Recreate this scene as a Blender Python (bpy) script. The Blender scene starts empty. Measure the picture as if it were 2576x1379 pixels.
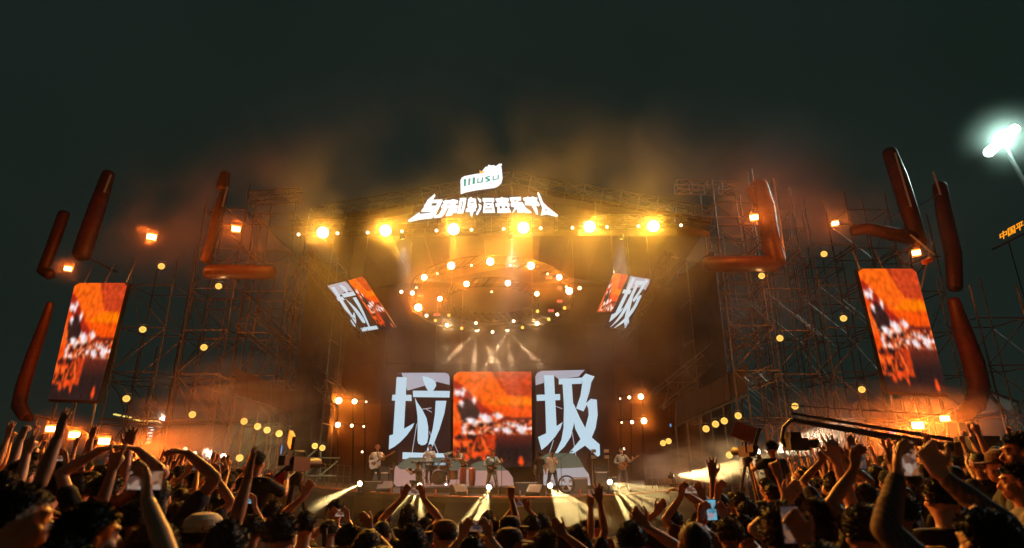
import bpy, bmesh, math, random
import numpy as np
from mathutils import Vector, Matrix, Quaternion, noise
random.seed(7)
R = math.radians
PI = math.pi
S = bpy.context.scene
C = S.collection

# ------------------------------------------------------------------ camera
F, TILT, CZ = 1493.0, R(18.2), 2.0          # focal length in pixels of a 2576 px wide picture
cam_d = bpy.data.cameras.new('camera'); cam = bpy.data.objects.new('camera', cam_d); C.objects.link(cam)
cam.location = (0, 0, CZ); cam.rotation_euler = (R(90) + TILT, 0, 0)
cam_d.sensor_width = 36; cam_d.lens = 36 * F / 2576; cam_d.clip_start = .05; cam_d.clip_end = 2000
S.camera = cam
cam_d.dof.use_dof = True; cam_d.dof.focus_distance = 26; cam_d.dof.aperture_fstop = 1.8

# ------------------------------------------------------------------ night sky, exposure
W = bpy.data.worlds.new('World'); S.world = W; W.use_nodes = True
wn = W.node_tree
bg = wn.nodes['Background']
tc = wn.nodes.new('ShaderNodeTexCoord'); nz = wn.nodes.new('ShaderNodeTexNoise'); nz.inputs['Scale'].default_value = 2.2
nz.inputs['Detail'].default_value = 4
cr = wn.nodes.new('ShaderNodeValToRGB')
cr.color_ramp.elements[0].position = .35; cr.color_ramp.elements[0].color = (.0050, .0128, .0105, 1)
cr.color_ramp.elements[1].position = .75; cr.color_ramp.elements[1].color = (.0085, .0165, .0145, 1)
wn.links.new(tc.outputs['Generated'], nz.inputs['Vector']); wn.links.new(nz.outputs['Fac'], cr.inputs['Fac'])
wn.links.new(cr.outputs['Color'], bg.inputs['Color']); bg.inputs['Strength'].default_value = 1.0
S.view_settings.view_transform = 'Standard'; S.view_settings.look = 'None'
S.view_settings.exposure = 0; S.view_settings.gamma = 1
S.cycles.max_bounces = 5; S.cycles.diffuse_bounces = 2; S.cycles.glossy_bounces = 2
S.cycles.volume_bounces = 0; S.cycles.transparent_max_bounces = 6
S.cycles.sample_clamp_indirect = 2.0
S.cycles.use_light_tree = True
S.cycles.use_denoising = True

# ------------------------------------------------------------------ helpers
def ray(u, v):
    a = (u - 1288) / F; b = -(v - 689.5) / F
    return Vector((a, math.cos(TILT) - b * math.sin(TILT), math.sin(TILT) + b * math.cos(TILT)))
def PY(u, v, Y):
    r = ray(u, v); k = Y / r.y
    return Vector((r.x * k, Y, CZ + r.z * k))
def PD(u, v, d):
    r = ray(u, v); k = d / math.hypot(r.x, r.y)
    return Vector((r.x * k, r.y * k, CZ + r.z * k))
def ground_z(x, y):
    return .13 * min(math.sqrt(x * x + .25) - .5, 7) + .03 - .035 * max(0, min(y, 24))
def deck_z(x):
    return 1.0 + .0048 * x * x

def mat(name, col, rough=.6, metal=0., emit=None, es=0., nscale=0., namt=.25, bump=0.):
    m = bpy.data.materials.new(name); m.use_nodes = True
    n = m.node_tree.nodes; L = m.node_tree.links; p = n['Principled BSDF']
    p.inputs['Base Color'].default_value = (*col, 1); p.inputs['Roughness'].default_value = rough
    p.inputs['Metallic'].default_value = metal
    if emit:
        p.inputs['Emission Color'].default_value = (*emit, 1); p.inputs['Emission Strength'].default_value = es
    if nscale:
        t = n.new('ShaderNodeTexCoord'); z = n.new('ShaderNodeTexNoise'); z.inputs['Scale'].default_value = nscale
        z.inputs['Detail'].default_value = 5
        r = n.new('ShaderNodeValToRGB')
        r.color_ramp.elements[0].position = .3; r.color_ramp.elements[1].position = .7
        r.color_ramp.elements[0].color = (*[c * (1 - namt) for c in col], 1)
        r.color_ramp.elements[1].color = (*[min(1, c * (1 + namt)) for c in col], 1)
        L.new(t.outputs['Object'], z.inputs['Vector']); L.new(z.outputs['Fac'], r.inputs['Fac'])
        L.new(r.outputs['Color'], p.inputs['Base Color'])
        if bump:
            b = n.new('ShaderNodeBump'); b.inputs['Strength'].default_value = bump; b.inputs['Distance'].default_value = .02
            L.new(z.outputs['Fac'], b.inputs['Height']); L.new(b.outputs['Normal'], p.inputs['Normal'])
    return m
def emat(name, col, s):
    m = bpy.data.materials.new(name); m.use_nodes = True
    n = m.node_tree.nodes; L = m.node_tree.links
    n.remove(n['Principled BSDF']); e = n.new('ShaderNodeEmission')
    e.inputs['Color'].default_value = (*col, 1); e.inputs['Strength'].default_value = s
    L.new(e.outputs[0], n['Material Output'].inputs['Surface'])
    return m

class MB:
    def __init__(s): s.v = []; s.f = []; s.m = []
    def add(s, vs, fs, mi=0):
        o = len(s.v); s.v += [tuple(v) for v in vs]; s.f += [tuple(i + o for i in f) for f in fs]; s.m += [mi] * len(fs)
        return s
    def box(s, c, d, M=None, mi=0):
        x, y, z = [q / 2 for q in d]; c = Vector(c)
        vs = [Vector((a, b, e)) for a in (-x, x) for b in (-y, y) for e in (-z, z)]
        if M is not None: vs = [M @ v for v in vs]
        vs = [v + c for v in vs]
        return s.add(vs, [(0, 1, 3, 2), (4, 6, 7, 5), (0, 4, 5, 1), (2, 3, 7, 6), (0, 2, 6, 4), (1, 5, 7, 3)], mi)
    def tube(s, a, b, r, r2=None, n=6, cap=True, mi=0):
        a = Vector(a); b = Vector(b); r2 = r if r2 is None else r2
        d = (b - a)
        if d.length < 1e-6: return s
        q = d.to_track_quat('Z', 'Y')
        vs = []
        for k in range(n):
            t = 2 * PI * k / n; e = q @ Vector((math.cos(t), math.sin(t), 0))
            vs += [a + e * r, b + e * r2]
        fs = [(2 * k, 2 * ((k + 1) % n), 2 * ((k + 1) % n) + 1, 2 * k + 1) for k in range(n)]
        if cap: fs += [tuple(2 * k for k in range(n))[::-1], tuple(2 * k + 1 for k in range(n))]
        return s.add(vs, fs, mi)
    def path(s, pts, r, n=8, mi=0, closed=False):
        rr = r if isinstance(r, (list, tuple)) else [r] * len(pts)
        P = [Vector(p) for p in pts]; N = len(P); o = len(s.v); vs = []; fs = []
        up = None
        for i, p in enumerate(P):
            a = P[(i - 1) % N] if closed else P[max(i - 1, 0)]; b = P[(i + 1) % N] if closed else P[min(i + 1, N - 1)]
            d = (b - a).normalized()
            if up is None: up = d.orthogonal().normalized()
            up = (up - d * up.dot(d)); up = up.normalized() if up.length > 1e-6 else d.orthogonal().normalized()
            w = d.cross(up)
            vs += [p + (up * math.cos(2 * PI * k / n) + w * math.sin(2 * PI * k / n)) * rr[i] for k in range(n)]
        for i in range(N if closed else N - 1):
            j = (i + 1) % N
            fs += [(i * n + k, i * n + (k + 1) % n, j * n + (k + 1) % n, j * n + k) for k in range(n)]
        if not closed: fs += [tuple(range(n))[::-1], tuple((N - 1) * n + k for k in range(n))]
        return s.add(vs, fs, mi)
    def lathe(s, prof, M=None, n=16, mi=0):      # prof: (radius, height) along local z
        vs = []; fs = []
        for r, h in prof:
            vs += [Vector((r * math.cos(2 * PI * k / n), r * math.sin(2 * PI * k / n), h)) for k in range(n)]
        for i in range(len(prof) - 1):
            fs += [(i * n + k, i * n + (k + 1) % n, (i + 1) * n + (k + 1) % n, (i + 1) * n + k) for k in range(n)]
        fs += [tuple(range(n))[::-1], tuple((len(prof) - 1) * n + k for k in range(n))]
        if M is not None: vs = [M @ v for v in vs]
        return s.add(vs, fs, mi)
    def ell(s, c, r, M=None, n=12, m=8, mi=0):
        vs = [Vector((0, 0, -r[2]))]; c = Vector(c)
        for i in range(1, m):
            p = PI * i / m - PI / 2
            vs += [Vector((r[0] * math.cos(p) * math.cos(2 * PI * k / n), r[1] * math.cos(p) * math.sin(2 * PI * k / n), r[2] * math.sin(p))) for k in range(n)]
        vs.append(Vector((0, 0, r[2])))
        if M is not None: vs = [M @ v for v in vs]
        vs = [v + c for v in vs]; fs = []
        for k in range(n):
            fs.append((0, 1 + (k + 1) % n, 1 + k)); q = 1 + (m - 2) * n
            fs.append((q + k, q + (k + 1) % n, len(vs) - 1))
            for i in range(m - 2):
                a = 1 + i * n
                fs.append((a + k, a + (k + 1) % n, a + n + (k + 1) % n, a + n + k))
        return s.add(vs, fs, mi)
    def prism(s, poly, d, mi=0):                  # poly: 3d points (planar), extruded by vector d
        n = len(poly); P = [Vector(p) for p in poly]; d = Vector(d)
        return s.add(P + [p + d for p in P], [tuple(range(n))[::-1], tuple(range(n, 2 * n))] +
                     [(k, (k + 1) % n, n + (k + 1) % n, n + k) for k in range(n)], mi)
    def mesh(s, name):
        me = bpy.data.meshes.new(name); me.from_pydata(s.v, [], s.f); me.update()
        return me
    def build(s, name, mats, parent=None, smooth=False):
        me = s.mesh(name)
        bm = bmesh.new(); bm.from_mesh(me); bmesh.ops.recalc_face_normals(bm, faces=bm.faces); bm.to_mesh(me); bm.free()
        ms = mats if isinstance(mats, (list, tuple)) else [mats]
        for m in ms: me.materials.append(m)
        if len(ms) > 1: me.polygons.foreach_set('material_index', s.m)
        if smooth: me.polygons.foreach_set('use_smooth', [True] * len(me.polygons))
        return link(name, me, parent)
def link(name, me, parent=None):
    o = bpy.data.objects.new(name, me); C.objects.link(o)
    if parent is not None: o.parent = parent
    return o
def tag(o, label, cat, group=None, kind=None):
    o['label'] = label; o['category'] = cat
    if group: o['group'] = group
    if kind: o['kind'] = kind
    return o
def thing(name, label, cat, loc=(0, 0, 0), rz=0, group=None):
    o = bpy.data.objects.new(name, None); C.objects.link(o); o.location = loc; o.rotation_euler = (0, 0, rz)
    o.empty_display_size = .2
    return tag(o, label, cat, group)
def struct(o): o['kind'] = 'structure'; return o
def lamp(parent, kind, col, power, loc=(0, 0, 0), rot=None, size=R(60), blend=.3, rad=.05):
    d = bpy.data.lights.new('light', kind); d.color = col; d.energy = power
    if kind == 'SPOT': d.spot_size = size; d.spot_blend = blend
    d.shadow_soft_size = rad
    o = bpy.data.objects.new('light', d); C.objects.link(o); o.parent = parent; o.location = loc
    if rot is not None: o.rotation_mode = 'QUATERNION'; o.rotation_quaternion = rot
    return o
def aimq(d): return Vector(d).to_track_quat('-Z', 'Y')
# ------------------------------------------------------------------ materials
M_black = mat('black_metal', (.02, .02, .022), .45, .6)
M_steel = mat('galvanised_steel', (.16, .16, .16), .42, .7, nscale=3)
M_alu = mat('black_truss', (.07, .07, .07), .45, .4)
M_drape = mat('black_drape', (.035, .028, .028), .9, nscale=1.5, namt=.4)
M_wall = mat('backdrop_panel', (.05, .028, .022), .6, nscale=.7, namt=.3)
M_red = mat('red_vinyl', (.045, .007, .006), .5, nscale=2.2, namt=.5, bump=.6)
M_deck = mat('stage_deck', (.025, .022, .022), .4, nscale=2, namt=.4, bump=.2)
M_fascia = mat('stage_skirt', (.008, .008, .009), .9, nscale=1.5)
M_ground = mat('asphalt', (.05, .05, .052), .85, nscale=4, namt=.35, bump=.4)
M_canvas = mat('roof_canvas', (.06, .048, .04), .8, nscale=.6, namt=.25)
M_lens_w = emat('lens_white_hot', (1, .86, .62), 14)
M_lens_o = emat('lens_orange', (1, .62, .25), 12)
M_lens_s = emat('lens_small_warm', (1, .82, .55), 4)
M_lens_a = emat('lens_amber', (1, .55, .10), 1.3)
M_lens_core = emat('lens_amber_diode', (.9, .35, .04), .5)

# ------------------------------------------------------------------ ground
b = MB(); xs = [-400, -60, -30] + [-15 + i * .75 for i in range(41)] + [30, 60, 400]
ys = [-60, -10] + [i * .75 for i in range(0, 46)] + [60, 150, 900]
for j, y in enumerate(ys):
    for i, x in enumerate(xs): b.v.append((x, y, ground_z(x, y)))
n = len(xs)
for j in range(len(ys) - 1):
    for i in range(n - 1): b.f.append((j * n + i, j * n + i + 1, (j + 1) * n + i + 1, (j + 1) * n + i)); b.m.append(0)
struct(b.build('ground', M_ground))

# ------------------------------------------------------------------ stage
stage = thing('stage', 'wide concert stage with a curved black front and thin orange lit edge', 'stage', (0, 24, 0))
FY = lambda x: 23.6 + .035 * x * x           # plan curve of the front edge
b = MB(); N = 40; X = [-12.5 + 25 * i / N for i in range(N + 1)]
for x in X: b.v += [(x, FY(x) - 24, deck_z(x)), (x, 34 - 24, deck_z(x)), (x, 34 - 24, deck_z(x) - .2), (x, FY(x) - 24, deck_z(x) - .2)]
for i in range(N):
    for k in range(4): b.f.append((4 * i + k, 4 * i + (k + 1) % 4, 4 * i + 4 + (k + 1) % 4, 4 * i + 4 + k)); b.m.append(0)
b.build('deck', M_deck, stage)
for i in range(0, N, 2):
    b = MB(); x0, x1 = X[i] + .008, X[i + 2] - .008
    for x in (x0, x1):
        for dy in (.04, .12): b.v += [(x, FY(x) - 24 + dy, deck_z(x) - .2), (x, FY(x) - 24 + dy, -1.1)]
    b.add([], []); b.f += [(0, 4, 5, 1), (2, 3, 7, 6), (0, 1, 3, 2), (4, 6, 7, 5), (0, 2, 6, 4)]; b.m = [0] * 5
    b.build('skirt_panel', M_fascia, stage)
M_edge = mat('orange_lit_edge', (.35, .09, .04), .4)  # orange of the stage light put into the trim colour
b = MB(); b.path([(x, FY(x) - 24 - .03, deck_z(x) + .0) for x in X], .035, 6); b.build('edge_trim', M_edge, stage)

# drum riser
ris = thing('drum_riser', 'low black riser under the drum kit', 'riser', (-1.75, 28.2, deck_z(0) + .004))
MB().box((0, 0, .13), (5.2, 3, .24)).build('platform', M_deck, ris)

# LED wall behind the band
LY = 31.0
wall = thing('backdrop_wall', 'tall dark brown backdrop wall with panel seams behind the band', 'backdrop', (0, LY, 0))
for i in range(14):
    for j in range(5):
        w = 1.35; x = -9.45 + i * w; z = 1.0 + j * 2.1
        z0 = max(z, deck_z(x + w / 2) - .05)
        MB().box((x + w / 2, .30, (z0 + z + 2.1) / 2), (w - .012, .10, z + 2.1 - z0 - .012)).build('panel', M_wall, wall)
MB().box((0, .42, 6), (19.4, .12, 11.6)).build('support_frame', M_black, wall)

def led_col(name, strength):
    m = bpy.data.materials.new(name); m.use_nodes = True
    n = m.node_tree.nodes; L = m.node_tree.links; n.remove(n['Principled BSDF'])
    e = n.new('ShaderNodeEmission'); a = n.new('ShaderNodeAttribute'); a.attribute_name = 'led'
    L.new(a.outputs['Color'], e.inputs['Color']); e.inputs['Strength'].default_value = strength
    L.new(e.outputs[0], n['Material Output'].inputs['Surface']); return m
def lin(c): return tuple((q / 255 / 12.92) if q < 11 else ((q / 255 + .055) / 1.055) ** 2.4 for q in c)
def poly_mask(X, Y, poly):
    inside = np.zeros(X.shape, bool); n = len(poly); j = n - 1
    for i in range(n):
        xi, yi = poly[i]; xj, yj = poly[j]
        c = ((yi > Y) != (yj > Y)) & (X < (xj - xi) * (Y - yi) / (yj - yi + 1e-9) + xi)
        inside ^= c; j = i
    return inside
def vnoise(X, Y, s, seed):
    out = np.zeros(X.shape)
    for i in range(X.shape[0]):
        for j in range(X.shape[1]): out[i, j] = noise.noise(Vector((X[i, j] / s, Y[i, j] / s, seed)))
    return out
def crowd_picture(nx, ny):
    """the live picture shown on the screens: orange tent roof over a crowd, as an array of LED colours"""
    t, s = np.mgrid[0:ny, 0:nx]; X = 797 + (s + .5) / nx * 920; Y = 40 + (t + .5) / ny * 1100
    im = np.zeros((ny, nx, 3)); im[:] = (236, 74, 14)
    n1 = vnoise(X, Y, 60, 1); n2 = vnoise(X, Y * 1.0, 24, 5); n3 = vnoise(X * .35, Y, 22, 9); n4 = vnoise(X, Y, 40, 13)
    def fill(poly, c): im[poly_mask(X + n2 * 8, Y + n2 * 8, poly)] = c
    fill([(790, 30), (1250, 30), (1430, 310), (1730, 335), (1730, 450), (1150, 420), (800, 110)], (252, 100, 18))
    fill([(1400, 335), (1730, 330), (1730, 430), (1200, 420)], (255, 118, 6))
    fill([(1235, 30), (1730, 30), (1730, 320), (1425, 312)], (196, 62, 26))
    st = (n3 > .12) & poly_mask(X, Y, [(1300, 60), (1730, 60), (1730, 240), (1420, 240)]); im[st] = (224, 78, 34)
    fill([(1200, 425), (1720, 440), (1720, 560), (1420, 580), (1250, 500)], (250, 84, 12))
    fill([(790, 140), (900, 190), (1120, 420), (1290, 520), (1240, 560), (1050, 500), (900, 400), (790, 260)], (164, 38, 22))
    fill([(840, 430), (960, 340), (1090, 470), (1120, 545), (1060, 600), (960, 580), (900, 640), (880, 560)], (52, 30, 28))
    fill([(790, 440), (860, 500), (885, 560), (880, 640), (790, 640)], (240, 96, 30))
    fill([(1380, 560), (1730, 570), (1730, 640), (1330, 640)], (110, 34, 22))
    # the crowd
    band = (Y > 600) & (Y < 770) & (X > 900)
    v = n2 + .6 * n4
    im[band] = (214, 60, 20); im[band & (v > .10)] = (255, 130, 50); im[band & (v > .27)] = (255, 214, 180); im[band & (v < -.14)] = (74, 26, 22)
    low = (Y >= 765)
    im[low] = (44, 28, 26)
    fd = np.clip(1 - (Y - 750 + n1 * 60) / 190, 0, 1)[..., None]; im = np.where(low[..., None], im + fd * np.array((70, 14, 2)), im)
    fig = low & (X < 1290) & (Y < 1010); v2 = vnoise(X, Y * .45, 34, 21) + .35 * n2
    im[fig & (v2 > -.10)] = (226, 66, 20); im[fig & (v2 > .16)] = (250, 100, 34); im[fig & (v2 < -.30)] = (40, 22, 22)
    for cx, cy, rx, ry in ((862, 285, 62, 42), (890, 400, 30, 40), (920, 250, 30, 30), (1042, 375, 32, 40), (1020, 612, 74, 40), (1172, 572, 78, 48),
                           (1322, 548, 62, 34), (925, 668, 26, 16), (925, 720, 24, 40), (1560, 668, 170, 20), (1430, 720, 60, 36), (1600, 712, 55, 44), (1300, 700, 40, 26), (1010, 745, 50, 16)):
        im[((X - cx + n2 * 26) / rx) ** 2 + ((Y - cy + n2 * 30 + (X - cx) * -.22) / ry) ** 2 < 1] = (246, 224, 226)
    for cx, cy, r in ((1130, 655, 26), (1232, 650, 24), (1010, 690, 24), (1470, 640, 14), (1600, 636, 14)):
        im[(X - cx) ** 2 + (Y - cy) ** 2 < r * r] = (40, 24, 24)
    fill([(1200, 770), (1300, 770), (1275, 940), (1205, 940)], (200, 60, 24))
    for cx, cy, rx, ry in ((960, 1030, 36, 34), (1130, 985, 60, 26), (1160, 1040, 22, 40), (1590, 1075, 34, 50), (1040, 1010, 40, 30)):
        im[((X - cx) / rx) ** 2 + ((Y - cy + n2 * 30) / ry) ** 2 < 1] = (240, 74, 26)
    for _ in range(3):
        q = np.pad(im, ((1, 1), (1, 1), (0, 0)), 'edge'); im = (q[1:-1, 1:-1] * 2 + q[:-2, 1:-1] + q[2:, 1:-1] + q[1:-1, :-2] + q[1:-1, 2:]) / 6
    im = np.clip(im * (1 + .22 * n1[..., None] + .10 * n4[..., None]), 0, 255) / 255
    return np.where(im < .04, im / 12.92, ((im + .055) / 1.055) ** 2.4)
PIC = crowd_picture(84, 100)
def led_screen(fn, parent, name, m, s0=0., s1=1., t0=0., t1=1., round_=None):
    """grid of LED cells; fn(s,t) -> point"""
    ny, nx, _ = PIC.shape
    i0, i1, j0, j1 = int(s0 * nx), int(s1 * nx), int(t0 * ny), int(t1 * ny)
    W_, H_ = i1 - i0, j1 - j0; vs = []; fs = []; cols = []
    for j in range(H_ + 1):
        for i in range(W_ + 1): vs.append(fn(i / W_, j / H_))
    for j in range(H_):
        for i in range(W_):
            if round_:
                s, t = (i + .5) / W_, (j + .5) / H_; skip = False
                for (cs, ct, rs, rt) in round_:
                    ds = (rs - s) / rs if cs == 0 else (s - 1 + rs) / rs; dt = (rt - t) / rt if ct == 0 else (t - 1 + rt) / rt
                    if ds > 0 and dt > 0 and ds * ds + dt * dt > 1: skip = True
                if skip: continue
            a = j * (W_ + 1) + i; fs.append((a, a + 1, a + W_ + 2, a + W_ + 1)); cols.append(PIC[j0 + j, i0 + i])
    me = bpy.data.meshes.new(name); me.from_pydata([tuple(v) for v in vs], [], fs); me.materials.append(m)
    at = me.attributes.new('led', 'FLOAT_COLOR', 'FACE')
    at.data.foreach_set('color', np.concatenate([np.array(cols), np.ones((len(cols), 1))], 1).ravel())
    return link(name, me, parent)
M_led = led_col('led_video', 1.0)
M_glyph = emat('led_pale_blue', lin((190, 214, 228)), 1.0)
M_glyph2 = emat('led_grey_white', lin((170, 168, 180)), 1.0)
M_leddark = emat('led_dark_brown', lin((62, 38, 32)), .8)
M_ledgreen = emat('led_grey_green', lin((98, 100, 84)), .8)
M_ledpink = emat('led_dusty_pink', lin((186, 142, 134)), .8)
M_ledwhite = emat('led_dull_white', lin((176, 172, 178)), .85)

def c6(x, y): return (965.95 + x * .21873, 925.7 + y * .21873)
def flat(poly, Y, d=.012): return [PY(u, v, Y) for u, v in poly]
def tri_poly(polys, Y, name, m, parent, off, thick=.015):
    """letters as thin raised polygons"""
    b = MB()
    for k, p in enumerate(polys):
        b.prism([q - off for q in flat(p, Y - k * .002)], (0, thick, 0))
    return b.build(name, m, parent)
def rrect(x0, y0, x1, y1, r, corners=(1, 1, 1, 1)):
    out = []
    for k, (cx, cy, a) in enumerate(((x0 + r, y0 + r, 180), (x1 - r, y0 + r, 270), (x1 - r, y1 - r, 0), (x0 + r, y1 - r, 90))):
        if corners[k]:
            for i in range(5): t = R(a + i * 22.5); out.append((cx + r * math.cos(t), cy + r * math.sin(t)))
        else: out.append(((x0, y0), (x1, y0), (x1, y1), (x0, y1))[k])
    return out
G_la = [[(145, 105), (262, 108), (230, 700), (348, 633), (330, 680), (270, 765), (190, 850), (120, 905), (55, 940), (63, 778), (105, 765)],
        [(97, 308), (315, 310), (318, 380), (90, 375)],
        [(440, 95), (500, 105), (560, 130), (595, 170), (600, 205), (575, 250), (545, 275), (505, 262), (480, 220), (455, 150)],
        [(332, 262), (757, 265), (753, 340), (335, 335)],
        [(355, 340), (385, 400), (440, 480), (490, 580), (508, 680), (508, 800), (495, 860), (470, 885), (430, 890), (395, 870), (385, 830), (387, 700), (385, 550), (370, 440)],
        [(595, 378), (718, 378), (695, 520), (640, 700), (570, 880), (525, 990), (480, 990), (520, 850), (560, 700), (585, 540)],
        [(215, 970), (742, 985), (735, 1055), (212, 1048)]]
G_ji = [[(1840, 85), (1955, 85), (1985, 670), (2055, 622), (2030, 700), (1970, 790), (1880, 890), (1812, 945), (1772, 795), (1865, 752), (1855, 400)],
        [(1755, 310), (2025, 300), (2027, 370), (1757, 380)],
        [(2010, 125), (2275, 112), (2275, 182), (2010, 190)],
        [(2055, 185), (2160, 185), (2175, 400), (2185, 640), (2150, 790), (2080, 900), (2000, 980), (1945, 1035), (1935, 1030), (1990, 940), (2040, 830), (2065, 690), (2070, 450)],
        [(2275, 115), (2320, 65), (2422, 98), (2385, 165), (2365, 270), (2325, 400), (2345, 398), (2295, 500), (2210, 465), (2260, 320), (2280, 182)],
        [(2325, 405), (2380, 355), (2447, 365), (2458, 540), (2435, 690), (2390, 800), (2310, 895), (2200, 970), (2085, 1042), (2080, 1030), (2170, 930), (2260, 820), (2315, 690), (2355, 540), (2350, 470)],
        [(2165, 390), (2190, 430), (2250, 570), (2315, 690), (2390, 800), (2480, 880), (2485, 1000), (2460, 1022), (2315, 895), (2255, 810), (2200, 700), (2175, 560)]]
def screen_thing(name, label, u, v, Y):
    p = PY(u, v, Y); t = thing(name, label, 'led screen', p, 0, 'LED screens of the stage'); return t, Vector(p)
# left, middle, right screens on the wall
SY = LY - .02
t, o = screen_thing('led_screen', 'LED panel showing the huge pale character \u5783 left of the orange middle screen', 1066, 1224, SY)
b = MB(); b.prism([q - o for q in flat(rrect(1000, 937, 1133, 1224, 9, (0, 1, 0, 0)), SY)], (0, .08, 0)); b.build('panel', M_leddark, t)
tri_poly([[c6(*q) for q in p] for p in [[(200, 57), (700, 55), (740, 70), (755, 105), (755, 195), (610, 160), (520, 190), (270, 260)]]], SY - .02, 'picture_sky', M_glyph2, t, o)
tri_poly([[c6(*q) for q in p] for p in G_la], SY - .05, 'character', M_glyph, t, o)
for (a1, a2) in (((378, 640), (300, 1120)), ((520, 730), (640, 1020)), ((440, 475), (545, 460)), ((480, 470), (550, 510))):
    p1, p2 = PY(*c6(*a1), SY - .04) - o, PY(*c6(*a2), SY - .04) - o; MB().tube(p1, p2, .02, n=4).build('picture_line', M_glyph2, t)
t, o = screen_thing('led_screen', 'middle LED screen showing an orange tent roof over a red crowd', 1240, 1175, SY)
led_screen(lambda s, q: PY(1141 + s * 196 + q * 3 * (s - .5), 935 + q * 240, SY) - o, t, 'picture', M_led, round_=((0, 0, .09, .07),))
b = MB(); b.prism([q + Vector((0, .02, 0)) - o for q in flat([(1141, 935), (1337, 935), (1339, 1175), (1139, 1175)], SY)], (0, .08, 0)); b.build('cabinet', M_black, t)
t, o = screen_thing('led_screen', 'LED panel showing the huge pale character \u573e right of the orange middle screen', 1420, 1224, SY)
b = MB(); b.prism([q - o for q in flat(rrect(1347, 932, 1478, 1224, 9, (1, 0, 0, 0)), SY)], (0, .08, 0)); b.build('panel', M_leddark, t)
tri_poly([[c6(*q) for q in p] for p in [[(1745, 200), (1740, 100), (1760, 60), (1810, 35), (2310, 22), (2240, 100), (2010, 130), (1960, 90), (1840, 90), (1840, 170)]]], SY - .02, 'picture_sky', M_glyph2, t, o)
tri_poly([[c6(*q) for q in p] for p in G_ji], SY - .05, 'character', M_glyph, t, o)
for (a1, a2) in (((1950, 830), (1900, 990)), ((2165, 740), (2220, 1090)), ((1975, 440), (2050, 470))):
    MB().tube(PY(*c6(*a1), SY - .04) - o, PY(*c6(*a2), SY - .04) - o, .02, n=4).build('picture_line', M_glyph2, t)
# low dome shaped pictures under the screens
def dome(lab, top, base, mt, mb, u0):
    t = thing('led_dome', lab, 'led screen', PY(u0, 1224, SY - .3), 0, 'dome shaped LED fronts'); o = Vector(t.location)
    b = MB(); b.prism([q - o for q in flat(top, SY - .30)], (0, .06, 0)); b.build('upper_picture', mt, t)
    b = MB(); b.prism([q - o for q in flat(base, SY - .31)], (0, .07, 0)); b.build('lower_picture', mb, t)
dome('low dome shaped LED front with dusty pink base left behind the drum kit', [(1000, 1181), (1000, 1171), (1016, 1158), (1030, 1151), (1102, 1151), (1132, 1151), (1150, 1154), (1168, 1166), (1184, 1181)],
     [(985, 1205), (988, 1196), (996, 1171), (1007, 1181), (1186, 1181), (1192, 1200), (1194, 1224), (997, 1224), (985, 1210)], M_ledgreen, M_ledpink, 1090)
dome('low dome shaped LED front with dusty pink base behind the denim guitarist', [(1181, 1184), (1186, 1168), (1203, 1161), (1229, 1158), (1259, 1168), (1276, 1184)],
     [(1176, 1184), (1278, 1184), (1290, 1202), (1293, 1222), (1174, 1222)], M_ledgreen, M_ledpink, 1235)
dome('low dome shaped LED front with dull white base behind the singer', [(1344, 1181), (1346, 1172), (1358, 1152), (1380, 1140), (1440, 1140), (1456, 1151), (1470, 1177), (1403, 1181)],
     [(1362, 1181), (1403, 1179), (1468, 1176), (1481, 1193), (1486, 1221), (1366, 1221)], M_ledgreen, M_ledwhite, 1415)
# ------------------------------------------------------------------ side screens
def side_screen(lab, q, sd):
    Y = 24.0; P = [PY(u, v, Y) for u, v in q]      # TL TR BR BL
    t = thing('led_screen', lab, 'led screen', P[3], 0, 'LED screens of the stage'); o = Vector(t.location)
    f = lambda s, w: (P[0].lerp(P[1], s)).lerp(P[3].lerp(P[2], s), w) - o
    led_screen(f, t, 'picture', M_led, t1=1.0, round_=((0, 0, .12, .05), (1, 0, .1, .04)))
    b = MB(); b.prism([f(*w) + Vector((0, .03, 0)) for w in ((0, 0), (1, 0), (1, 1.02), (0, 1.02))], (0, .25, 0)); b.build('cabinet', M_black, t)
    for s in (.1, .5, .9):
        top = f(s, 0) + Vector((0, .2, 0)); MB().tube(top, top + Vector((0, .3, 1.0)), .03).build('hanging_rod', M_steel, t)
        bot = f(s, 1) + Vector((0, .2, 0)); MB().tube(bot, (bot.x, bot.y, -o.z + ground_z(o.x, 24)), .05).build('support_pole', M_steel, t)
side_screen('tall side LED screen at far left showing an orange roof over a crowd', [(189, 712), (321, 712), (246, 1008), (121, 1004)], -1)
side_screen('tall side LED screen at far right showing an orange roof over a crowd', [(2157, 676), (2303, 676), (2385, 992), (2232, 984)], 1)

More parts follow.
